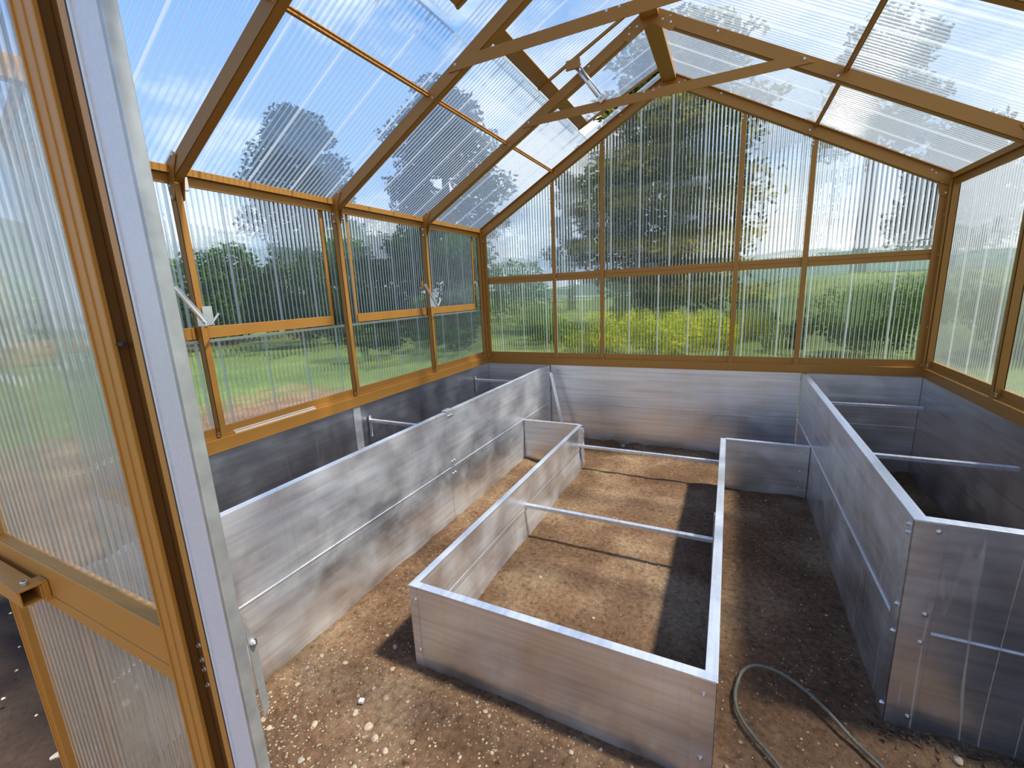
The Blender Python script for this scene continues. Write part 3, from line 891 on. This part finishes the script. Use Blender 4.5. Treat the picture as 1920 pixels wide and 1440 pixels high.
# ---------------------------------------------------------------- raised beds
def panel_y(parent, x, y0, y1, z0, z1, th=0.028, seams=True, name='side_board', mat=None):
    """upright boards running along y; x = face nearest lower x"""
    zs = [(z0, z1)] if z1 - z0 < 0.5 or not seams else [(z0, ZL - 0.0015), (ZL + 0.0015, z1)]
    for za, zb in zs:
        MB().box(x, x + th, y0, y1, za, zb).build(name, mat or ALU_Y, parent, 0.0015)
def panel_x(parent, y, x0, x1, z0, z1, th=0.028, name='end_board', mat=None):
    zs = [(z0, z1)] if z1 - z0 < 0.5 else [(z0, ZL - 0.0015), (ZL + 0.0015, z1)]
    for za, zb in zs:
        MB().box(x0, x1, y, y + th, za, zb).build(name, mat or ALU_X, parent, 0.0015)
def cap(parent, x0, x1, y0, y1, z):
    MB().box(x0, x1, y0, y1, z, z + 0.004).build('top_edge', ALU_CAP, parent, 0.001)

# tall left bed
lbed = empty('raised_bed', (0.40, -1.75, 0.0)); tag(lbed, 'tall aluminium raised bed running along the left wall', 'raised bed', 'aluminium raised beds')
TL = ZT - 0.006
panel_y(lbed, 0.728, -1.918, -0.002, -0.04, TL)
panel_y(lbed, 0.726, -3.54, -1.922, -0.04, TL - 0.004)
panel_x(lbed, -3.55, 0.0, 0.726, -0.04, TL - 0.004)
cap(lbed, 0.722, 0.757, -1.918, -0.002, TL)
cap(lbed, 0.720, 0.755, -3.553, -1.922, TL - 0.004)
cap(lbed, 0.0, 0.720, -3.553, -3.52, TL - 0.004)
MB().box(0.754, 0.7575, -1.955, -1.885, 0.02, TL - 0.002).build('joint_plate', ALU_Y, lbed, 0.001)
MB().box(0.715, 0.762, -1.96, -1.885, TL + 0.004, TL + 0.010).build('joint_cap', ALU_CAP, lbed, 0.001)
MB().box(0.752, 0.760, -1.918, -0.01, ZL - 0.003, ZL + 0.003).build('seam_lip', ALU_CAP, lbed, 0.0008)
MB().box(0.750, 0.758, -3.54, -1.922, ZL - 0.004, ZL + 0.002).build('seam_lip', ALU_CAP, lbed, 0.0008)
MB().box(0.754, 0.759, -0.07, -0.004, 0.0, TL - 0.01).build('end_plate', ALU_Y, lbed, 0.001)
bolts(lbed, [(0.7575, -1.94 + i * 0.02, TL - 0.03) for i in range(3)] + [(0.7575, y, z) for y in (-1.935, -1.905) for z in (0.44, 0.35)], (1, 0, 0), r=0.0065)
bolts(lbed, [(0.759, -0.05, z) for z in (0.78, 0.55, 0.44, 0.36)], (1, 0, 0), r=0.005)
def tie(parent, x0, x1, y, z):
    t = MB().box(x0, x1, y - 0.014, y + 0.014, z, z + 0.0035).box(x0, x1, y - 0.014, y - 0.011, z - 0.018, z)
    t.build('cross_tie', ALU_CAP, parent, 0.0008)
tie(lbed, 0.0, 0.727, -0.31, 0.68)
tie(lbed, 0.0, 0.727, -1.92, 0.68)
for yy, zz in ((-0.31, 0.66), (-1.92, 0.66), (-0.93, 0.42)):
    MB().box(0.0, 0.004, yy - 0.012, yy + 0.012, zz - 0.12, zz + 0.05).build('tie_bracket', ALU_CAP, lbed, 0.0008)

# low T-shaped bed in the middle
cbed = empty('raised_bed', (1.90, -1.9, 0.0)); tag(cbed, 'low T-shaped aluminium raised bed in the middle of the floor', 'raised bed', 'aluminium raised beds')
TC = ZL - 0.004
YC, YA = -0.705, -3.093
XA, XB = 1.304, 2.464
def low_side(x, inner, y0, y1):
    """profiled board: flat upper half, groove, lower half splayed a little to the inside"""
    s = inner
    xo = x if s > 0 else x + 0.028
    prof = [(0, -0.04), (0, TC), (0.024, TC), (0.024, 0.215), (0.010, 0.212), (0.010, 0.200), (0.016, 0.196), (0.016, 0.172), (0.008, 0.168), (0.036, 0.0), (0.040, -0.04)]
    MB().prism([(xo + s * a, y0, z) for a, z in prof], (0, y1 - y0, 0)).build('side_board', ALU_Y, cbed, 0.0008)
low_side(XA, 1, YA + 0.03, YC)
low_side(XB, -1, YA + 0.03, YC)
panel_x(cbed, YA, XA + 0.034, XB - 0.008, -0.04, TC)
panel_x(cbed, YC - 0.014, 0.7605, XA - 0.001, -0.04, TC, name='shoulder_board')
panel_x(cbed, YC - 0.014, XB + 0.029, 3.05, -0.04, TC, name='shoulder_board')
# corner wrap plates at the front
MB().box(XA - 0.003, XA + 0.036, YA - 0.004, YA + 0.001, -0.02, TC).box(XA - 0.004, XA - 0.001, YA - 0.004, YA + 0.05, -0.02, TC).build('corner_plate', ALU_X, cbed, 0.001)
MB().box(XB - 0.04, XB + 0.032, YA - 0.004, YA + 0.001, -0.02, TC).box(XB + 0.029, XB + 0.032, YA - 0.004, YA + 0.05, -0.02, TC).build('corner_plate', ALU_X, cbed, 0.001)
bolts(cbed, [(XA + 0.028, YA - 0.004, z) for z in (0.34, 0.09)] + [(XB - 0.005, YA - 0.004, z) for z in (0.34, 0.09)], (0, -1, 0), r=0.006)
cap(cbed, XA - 0.004, XA + 0.030, YA + 0.03, YC, TC)
cap(cbed, XB - 0.004, XB + 0.034, YA + 0.03, YC, TC)
cap(cbed, XA - 0.004, XB + 0.034, YA - 0.004, YA + 0.030, TC)
cap(cbed, 0.7605, XA - 0.004, YC - 0.016, YC + 0.016, TC)
cap(cbed, XB + 0.034, 3.05, YC - 0.016, YC + 0.016, TC)
bolts(cbed, [(2.62, YC - 0.014, z) for z in ()] + [(3.0, YC - 0.014, z) for z in (0.34, 0.20, 0.07)] + [(XB + 0.06, YC - 0.014, z) for z in (0.34, 0.07)] + [(0.81, YC - 0.014, z) for z in (0.34, 0.09)], (0, -1, 0), r=0.005)
tie(cbed, XA + 0.024, XB + 0.004, -0.735, 0.215)
tie(cbed, XA + 0.010, XB + 0.018, -1.935, 0.215)
MB().box(XA + 0.024, XA + 0.044, YC - 0.03, YC + 0.0, 0.02, 0.37).build('end_bracket', ALU_Y, cbed, 0.001)
bolts(cbed, [(XA + 0.044, YC - 0.015, z) for z in (0.35, 0.23, 0.06)], (1, 0, 0), r=0.005)
MB().box(XB - 0.012, XB + 0.004, -1.95, -1.92, 0.02, 0.37).build('end_bracket', ALU_Y, cbed, 0.001)

# tall right bed
rbed = empty('raised_bed', (3.45, -1.3, 0.0)); tag(rbed, 'tall aluminium raised bed in the right corner with dried mud runs', 'raised bed', 'aluminium raised beds')
XR, YR = 3.055, -2.610
panel_y(rbed, XR, YR + 0.002, -0.002, -0.04, TL, mat=ALU_YD)
panel_x(rbed, YR, XR + 0.03, W + 0.010, -0.04, TL, mat=ALU_XD)
cap(rbed, XR - 0.004, XR + 0.036, YR - 0.004, -0.002, TL)
cap(rbed, XR + 0.036, W + 0.01, YR - 0.004, YR + 0.032, TL)
MB().box(XR - 0.005, XR + 0.001, YR + 0.08, -0.01, ZL - 0.002, ZL + 0.002).build('seam_lip', ALU_CAP, rbed, 0.0006)
MB().box(XR + 0.085, W, YR - 0.006, YR + 0.001, ZL - 0.002, ZL + 0.002).build('seam_lip', ALU_CAP, rbed, 0.0006)
MB().box(XR - 0.004, XR + 0.082, YR - 0.004, YR + 0.001, -0.02, TL).box(XR - 0.004, XR - 0.001, YR - 0.004, YR + 0.08, -0.02, TL).build('corner_plate', ALU_XD, rbed, 0.001)
bolts(rbed, [(XR + 0.062, YR - 0.004, z) for z in (TL - 0.03, 0.47, 0.36, 0.05)], (0, -1, 0), r=0.006)
bolts(rbed, [(XR - 0.004, YR + 0.03, z) for z in (TL - 0.03, TL - 0.06, 0.47, 0.36, 0.05)], (-1, 0, 0), r=0.006)
bolts(rbed, [(XR - 0.003, -0.03, z) for z in (TL - 0.03, 0.45, 0.36)], (-1, 0, 0), r=0.005)
tie(rbed, XR + 0.028, W, -0.12, 0.60)
tie(rbed, XR + 0.028, W, -1.375, 0.61)

# leaning strut in the back corner of the left bed
stt = MB().bar((0.805, -0.10, 0.745), (0.985, -0.16, 0.02), 0.030, 0.003, up=(0.3, -1, 0))
stt.bar((0.817, -0.108, 0.745), (0.997, -0.168, 0.02), 0.003, 0.022, up=(0.3, -1, 0))
br = stt.build('strut', STEEL_W, None, 0.0008, origin=(0.985, -0.16, 0.02), label='pale metal angle strut leaning in the corner between left bed and back wall', cat='strut')
MB().tube([(0.762, -0.10, 0.742), (0.87, -0.10, 0.755)], 0.004, 8).build('hook_rod', STEEL, br)

# loose pale strip on the left sill
wsx = MB().box(-0.030, -0.012, -2.93, -2.38, ZS, ZS + 0.008).box(-0.030, -0.027, -2.93, -2.38, ZS + 0.008, ZS + 0.018)
wsx.build('trim_strip', WHITEPLASTIC, None, 0.001, origin=(-0.02, -2.65, ZS), label='loose white plastic strip lying on the ochre left sill', cat='strip')

# hose
pts = HOSE = [(3.001, -2.833), (2.937, -2.761), (2.867, -2.682), (2.797, -2.612), (2.721, -2.569), (2.65, -2.57), (2.6, -2.615), (2.575, -2.68), (2.567, -2.755), (2.585, -2.828), (2.63, -2.89), (2.665, -2.93)]
def catmull(P, n=8):
    out = []
    for i in range(len(P) - 1):
        p0 = P[max(i - 1, 0)]; p1 = P[i]; p2 = P[i + 1]; p3 = P[min(i + 2, len(P) - 1)]
        for k in range(n):
            t = k / n
            out.append(tuple(0.5 * ((2 * b) + (c - a) * t + (2 * a - 5 * b + 4 * c - d) * t * t + (-a + 3 * b - 3 * c + d) * t ** 3) for a, b, c, d in zip(p0, p1, p2, p3)))
    out.append(P[-1])
    return out
hp = [(3.12, -3.05), (3.06, -2.93)] + pts[:1] + pts[1:] + [(2.76, -3.03), (2.90, -3.15)]
hz = catmull([(x, y, hfloor(x, y) + 0.008 + (0.03 if 3 < i < 9 else 0.012)) for i, (x, y) in enumerate(hp)])
MB().tube(hz, 0.0065, 12).build('hose', HOSEM, None, smooth=True, origin=(2.8, -2.8, 0.0), label='thin grey-green hose looped on the soil in front of the right bed', cat='hose')

# ---------------------------------------------------------------- stones, clods and litter
def stone_mesh(seed, flat=0.6):
    rnd = random.Random(seed)
    bm = bmesh.new()
    bmesh.ops.create_icosphere(bm, subdivisions=2, radius=1.0)
    off = Vector((seed * 3.1, seed * 1.7, 0))
    cuts = [(Vector((rnd.uniform(-1, 1), rnd.uniform(-1, 1), rnd.uniform(-1, 1))).normalized(), rnd.uniform(0.55, 0.85)) for _ in range(7)]
    sx, sy = rnd.uniform(0.7, 1.0), rnd.uniform(0.7, 1.0)
    for v in bm.verts:
        p = v.co.copy()
        for n, dd in cuts:
            e = p.dot(n) - dd
            if e > 0: p -= n * e * 0.85
        p *= 1 + 0.12 * noise.noise(p * 2 + off)
        v.co = Vector((p.x * sx, p.y * sy, p.z * flat))
    me = bpy.data.meshes.new('stone')
    bm.to_mesh(me); bm.free()
    return me
STONE_M = [plain('pale_limestone', (0.60, 0.47, 0.33), 0.85, 0, 0.25, 0.4, 3), plain('grey_stone', (0.40, 0.34, 0.28), 0.85, 0, 0.25, 0.4, 3), plain('tan_stone', (0.50, 0.36, 0.23), 0.85, 0, 0.25, 0.4, 3)]
meshes = []
for i in range(9):
    me = stone_mesh(i + 1)
    me.materials.append(STONE_M[i % 3])
    meshes.append(me)
def stone(x, y, r, me, label, group=None, rz=0.0, cat='stone'):
    o = bpy.data.objects.new('stone', me)
    COL.objects.link(o)
    o.scale = (r, r, r)
    o.rotation_euler = (random.uniform(-.2, .2), random.uniform(-.2, .2), rz or random.uniform(0, 6.28))
    o.location = (x, y, hfloor(x, y) + r * 0.22)
    tag(o, label, cat, group)
    return o
named = [
 (1.318, -3.41, .022, 3, 'largest pale angular stone on the soil in front of the low bed'),
 (1.374, -3.435, .017, 0, 'pale stone just below the largest angular stone in the foreground'),
 (1.150, -3.063, .020, 1, 'rounded grey stone in the shadow by the near left corner of the low bed'),
 (1.296, -3.289, .014, 2, 'tan stone between the white plastic scrap and the low bed'),
 (1.180, -3.325, .012, 5, 'small brown stone touching the left side of the white plastic scrap'),
 (1.225, -3.385, .018, 6, 'flat pale stone lying just below the white plastic scrap'),
 (1.389, -3.269, .012, 0, 'upright tan pebble right of the scrap, nearest the low bed front'),
 (1.510, -3.389, .013, 8, 'smooth pale pebble alone in the middle of the foreground'),
 (1.700, -3.362, .010, 3, 'small cream pebble at the bottom edge left of the shadow'),
 (1.794, -3.300, .009, 0, 'cream pebble at the picture bottom, right of its nearest neighbour'),
 (2.047, -3.183, .014, 6, 'long pale stone near the foot of the low bed front board'),
 (2.139, -3.128, .011, 1, 'egg-shaped pebble touching the foot of the low bed front board'),
 (1.583, -2.341, .014, 0, 'largest pale stone on the soil inside the low bed'),
 (3.227, -2.698, .020, 3, 'pale split stone at the bottom of the tall right bed'),
 (1.115, -3.486, .016, 0, 'white chalky stone beside the centre door post'),
 (1.560, -0.06, .035, 4, 'brown clod against the back wall behind the low bed'),
]
for (x, y, r, k, lab) in named:
    stone(x, y, r, meshes[k], lab)
def scatter(n, rect, rmin, rmax, label, group, avoid=()):
    c = 0; tries = 0
    while c < n and tries < n * 30:
        tries += 1
        x = random.uniform(rect[0], rect[1]); y = random.uniform(rect[2], rect[3])
        if any(math.hypot(x - a[0], y - a[1]) < 0.05 for a in named): continue
        r = rmin + (rmax - rmin) * random.random() ** 3
        stone(x, y, r, random.choice(meshes), label, group)
        c += 1
scatter(130, (0.80, 2.40, -3.75, -3.14), .004, .017, 'small pale pebble on the sunlit soil in front of the low bed', 'pebbles in the foreground')
scatter(40, (0.79, 1.28, -3.12, -0.78), .004, .012, 'small pebble in the aisle between the left bed and the low bed', 'pebbles in the left aisle')
scatter(60, (1.37, 2.42, -3.03, -0.06), .004, .011, 'small pebble on the soil inside the low bed', 'pebbles inside the low bed')
scatter(60, (2.53, 3.02, -3.2, -0.78), .004, .011, 'small pebble in the aisle between the low bed and the right bed', 'pebbles in the right aisle')
scatter(34, (-1.4, 0.62, -4.1, -3.68), .008, .024, 'grey stone on the shade-darkened earth outside the door leaf', 'stones outside the door')
# bits of grit: uncountable
mb = MB()
def chip(x, y, s):
    z = hfloor(x, y); a = random.uniform(0, 6.28)
    ca, sa = math.cos(a) * s, math.sin(a) * s
    k = random.uniform(0.4, 0.9)
    vs = [(x + ca, y + sa, z), (x - sa * k, y + ca * k, z), (x - ca, y - sa, z), (x + sa * k, y - ca * k, z), (x, y, z + s * random.uniform(0.4, 0.9))]
    mb.add(vs, [(0, 1, 4), (1, 2, 4), (2, 3, 4), (3, 0, 4)], random.choice((0, 1, 2, 2)))
for rect, n in (((0.79, 2.45, -3.95, -3.12), 5200), ((0.79, 1.29, -3.1, -0.78), 2200), ((1.35, 2.44, -3.05, -0.05), 900), ((2.52, 3.03, -3.2, -0.78), 1100), ((3.0, 3.8, -3.3, -2.65), 500), ((0.8, 3.0, -0.68, -0.02), 300)):
    for _ in range(n):
        chip(random.uniform(rect[0], rect[1]), random.uniform(rect[2], rect[3]), 0.0014 + 0.0055 * random.random() ** 2.2)
mb.build('grit', STONE_M, None, fix=False, kind='stuff', label='fine pale grit and chips strewn over the brown soil', cat='grit')
# dark loose clods along the foot of the tall right bed
mb = MB()
for _ in range(420):
    t = random.random()
    x = 3.0 + 0.8 * t; y = YR - 0.02 - abs(random.gauss(0, 0.045)); s = random.uniform(0.004, 0.014)
    z = hfloor(x, y)
    vs = [(x + random.uniform(-s, s), y + random.uniform(-s, s), z + random.uniform(-.2, 1) * s) for _ in range(4)]
    mb.add(vs, [(0, 1, 2), (0, 2, 3), (0, 3, 1), (1, 3, 2)])
mb.build('loose_soil', SOIL, None, kind='stuff', label='crumbly soil heaped along the foot of the tall right bed', cat='soil')
# small white plastic scrap
sq = MB().prism([(1.205, -3.338, 0.004), (1.225, -3.332, 0.004), (1.232, -3.350, 0.006), (1.212, -3.357, 0.006)], (0.001, 0, 0.012))
sq.build('plastic_scrap', WHITEPLASTIC, None, 0.002, origin=(1.217, -3.344, 0.004), label='small white plastic scrap lying among the foreground stones', cat='scrap').location.z += hfloor(1.217, -3.344) + 0.002

# ---------------------------------------------------------------- planting outside
def ground_z(x, y):
    return hlawn(x, y)
def leaves(mb, c, r, n, s, squash=(1, 1, 1), shell=0.55, droop=0.0, mi=0):
    for _ in range(n):
        d = Vector((random.gauss(0, 1), random.gauss(0, 1), random.gauss(0, 1))).normalized()
        k = r * (shell + (1 - shell) * random.random())
        p = Vector((c[0] + d.x * k * squash[0], c[1] + d.y * k * squash[1], c[2] + d.z * k * squash[2]))
        a = Vector((random.gauss(0, 1), random.gauss(0, 1), random.gauss(0, .5) - droop)).normalized() * s * random.uniform(.6, 1.3)
        b = a.cross(Vector((random.gauss(0, 1), random.gauss(0, 1), random.gauss(0, 1)))).normalized() * s * 0.45
        mb.add([p - a, p - b, p + a, p + b], [(0, 1, 2, 3)], mi)
def bush(x, y, r, h, mat, label, cat='bush', n=1500, s=0.07, group=None):
    gz = ground_z(x, y) if math.hypot(x - 2, y + 2) > 6 else -0.1
    root = empty('bush', (x, y, gz)); tag(root, label, cat, group)
    mb = MB()
    k = max(5, int(7 * max(1, r)))
    for i in range(k):
        a = random.uniform(0, 6.28); q = random.random() ** 0.5 * r * 0.62
        hh = h * random.uniform(0.16, 0.72)
        rr = min(r, h) * random.uniform(0.38, 0.55)
        leaves(mb, (x + q * math.cos(a), y + q * math.sin(a), gz + hh), rr, n // k, s, (1, 1, 0.85), 0.5)
    mb.build('foliage', mat, root, fix=False)
    st = MB()
    for i in range(5):
        a = i * 1.26
        st.tube([(x, y, gz - 0.05), (x + 0.2 * r * math.cos(a), y + 0.2 * r * math.sin(a), gz + h * 0.3), (x + 0.45 * r * math.cos(a), y + 0.45 * r * math.sin(a), gz + h * 0.6)], [0.05, 0.035, 0.015], 6)
    st.build('stem', BARK, root, smooth=True)
    return root
def tree(x, y, h, r, mat, label, cat='tree', clumps=26, n=9000, s=0.16, base=0.22, group=None, conifer=False, name='tree', mat2=None):
    gz = ground_z(x, y)
    root = empty(name, (x, y, gz)); tag(root, label, cat, group)
    mb = MB(); st = MB()
    st.tube([(x, y, gz - 0.2), (x + 0.1, y, gz + h * 0.35), (x - 0.05, y, gz + h * 0.7), (x, y, gz + h * 0.95)], [0.035 * h, 0.026 * h, 0.014 * h, 0.004 * h], 10)
    for i in range(clumps):
        t = (i + 0.5) / clumps
        hh = base + (1 - base) * t
        prof = (1 - t) ** 0.75 + 0.08 if conifer else math.sin(PI * min(1, 0.18 + 0.80 * t)) ** 0.7
        a = i * 2.399 + random.uniform(-.3, .3)
        q = r * prof * (0.75 if conifer else random.uniform(0.35, 0.8))
        c = (x + q * math.cos(a), y + q * math.sin(a), gz + h * hh - (0.05 * h if conifer else 0))
        st.tube([(x, y, gz + h * hh * 0.93), ((x + c[0]) / 2, (y + c[1]) / 2, gz + h * hh * 0.97), c], [0.008 * h, 0.005 * h, 0.002 * h], 5)
        rr = r * (0.50 * prof + 0.10 if conifer else random.uniform(0.26, 0.42))
        leaves(mb, c, rr, n // clumps, s, (1.15, 1.15, 0.34 if conifer else 0.75), 0.35, 0.3)
        if mat2 and i % 4 != 3:
            leaves(mb, (c[0] + 0.3 * (c[0] - x) / r, c[1] - 0.8, c[2] + 0.15), rr * 0.8, n // clumps // 2, s * 1.0, (1.6, 1.0, 0.26), 0.5, 0.3, 1)
    mb.build('foliage', [mat, mat2 or mat], root, fix=False)
    st.build('trunk', BARK, root, smooth=True)
    return root
def pol(az, d):
    a = math.radians(az)
    return 2.47 + d * math.sin(a), -4.36 + d * math.cos(a)
# behind the back gable
def put(az, d, f, *a, **k):
    x, y = pol(az, d)
    return f(x, y, *a, **k)
put(-6.5, 20.5, tree, 10.9, 4.0, LEAF_DARK, 'tall dark tree with golden sprays straight behind the back gable', 'tree', 60, 22000, 0.16, 0.10, mat2=LEAF_OLIVE)
put(-18.5, 38, tree, 10.5, 2.4, LEAF_DARK, 'dark loose tree far behind the back wall, left of the golden tree', 'tree', 16, 5000, 0.2)
put(11.5, 46, tree, 17.0, 4.8, LEAF_PALE, 'grey-green spreading tree far behind, right of the golden tree', 'tree', 16, 4200, 0.34, 0.55)
put(18, 38, tree, 7.6, 4.0, LEAF_DARK, 'dark lower tree far behind at the right end of the back wall', 'tree', 22, 5500, 0.26)
put(-25.5, 28, bush, 2.4, 4.2, LEAF_GREEN, 'broad green bush at the far left of the back wall', n=3000, s=0.16)
put(-15.5, 12.0, bush, 0.85, 1.15, LEAF_YELLOW, 'yellow-green shrub behind the second pane of the back wall', n=2200, s=0.07)
put(-7.2, 11.2, bush, 0.95, 1.30, LEAF_YELLOW, 'bright yellow shrub behind the middle of the back wall', n=3600, s=0.07)
put(-1.2, 12.4, bush, 0.95, 1.15, LEAF_YELLOW, 'bright yellow shrub right of the middle of the back wall', n=3200, s=0.07)
put(5.5, 12.4, bush, 0.7, 0.95, LEAF_PALE, 'silvery shrub behind the fourth pane of the back wall', n=1500, s=0.07)
put(-10.7, 13.9, bush, 0.95, 1.9, LEAF_DARK, 'dark green shrub behind the gap between the two left yellow shrubs', n=4200, s=0.09)
put(2.6, 14.9, bush, 0.95, 1.5, LEAF_DARK, 'dark green shrub set back, right of the last yellow shrub', n=4200, s=0.09)
put(14.3, 12.0, bush, 1.4, 1.9, LEAF_GREEN, 'rounded green bush behind the right end of the back wall', n=5200, s=0.07)
put(-21.5, 15.0, bush, 1.2, 1.2, LEAF_GREEN, 'low green bush behind the first panes of the back wall', n=2600, s=0.09)
put(-45, 13.5, bush, 1.2, 2.5, LEAF_DARK, 'low dark shrub in front of the hedge beyond the left wall', n=5200, s=0.09)
put(-34.5, 14.0, bush, 1.2, 2.4, LEAF_GREEN, 'low mid-green shrub in front of the hedge, nearest the back left corner', n=5200, s=0.09)
put(24, 13, bush, 1.4, 1.6, LEAF_PALE, 'grey-green bush beyond the right wall near the back corner', n=2000, s=0.1)
put(37, 16, bush, 2.6, 3.4, LEAF_PALE, 'tall pale green hedge bush beyond the right wall', n=3200, s=0.13)
# left side: hedge and trees
for az, d, r, h, m, lab in ((-66, 20.5, 2.0, 5.2, LEAF_DARK, 'dark hedge bush nearest the door beyond the left wall'),
        (-58, 25, 2.6, 6.4, LEAF_GREEN, 'mid-green hedge bush set back, just right of the nearest left wall post'),
        (-51.5, 19.5, 2.0, 5.6, LEAF_DARK, 'dark hedge bush beyond the nearest full pane of the left wall'),
        (-45.5, 26, 2.6, 6.6, LEAF_GREEN, 'mid-green hedge bush set back beyond the middle of the left wall'),
        (-39.5, 20.5, 2.0, 5.6, LEAF_DARK, 'dark hedge bush beyond the second full pane of the left wall'),
        (-33, 25, 2.3, 5.8, LEAF_GREEN, 'mid-green hedge bush at the far end beyond the left wall')):
    put(az, d, bush, r, h, m, lab, n=7500, s=0.15)
put(-49.5, 40, tree, 15.5, 4.6, LEAF_DARK, 'tall dark tree beyond the left wall, rising over the eave', 'tree', 34, 13000, 0.26)
put(-33.5, 39, tree, 17.5, 5.2, LEAF_DARK, 'tallest dark tree beyond the left wall, nearer the back corner', 'tree', 34, 13000, 0.28)
put(-75.8, 30, bush, 2.2, 3.4, LEAF_BRIGHT, 'bright lime green bush far left through the door glazing', n=4200, s=0.16)
put(-69.5, 27, bush, 2.6, 2.8, LEAF_DARK, 'dark bush seen through the door glazing', n=4000, s=0.16)
# low timber rail fence seen through the door
fx, fy = pol(-72, 22.5)
fe = empty('fence', (fx, fy, ground_z(fx, fy))); tag(fe, 'low weathered orange timber fence across the lawn outside the door', 'fence')
gz = ground_z(fx, fy)
for k in range(-3, 4):
    MB().box(fx - .05, fx + .05, fy + k * 1.6 - .05, fy + k * 1.6 + .05, gz - .1, gz + 0.85).build('fence_post', FENCEM, fe)
for zz in (0.25, 0.5, 0.75):
    MB().box(fx + .05, fx + .08, fy - 5.0, fy + 5.0, gz + zz - .10, gz + zz + .10).build('fence_board', FENCEM, fe)
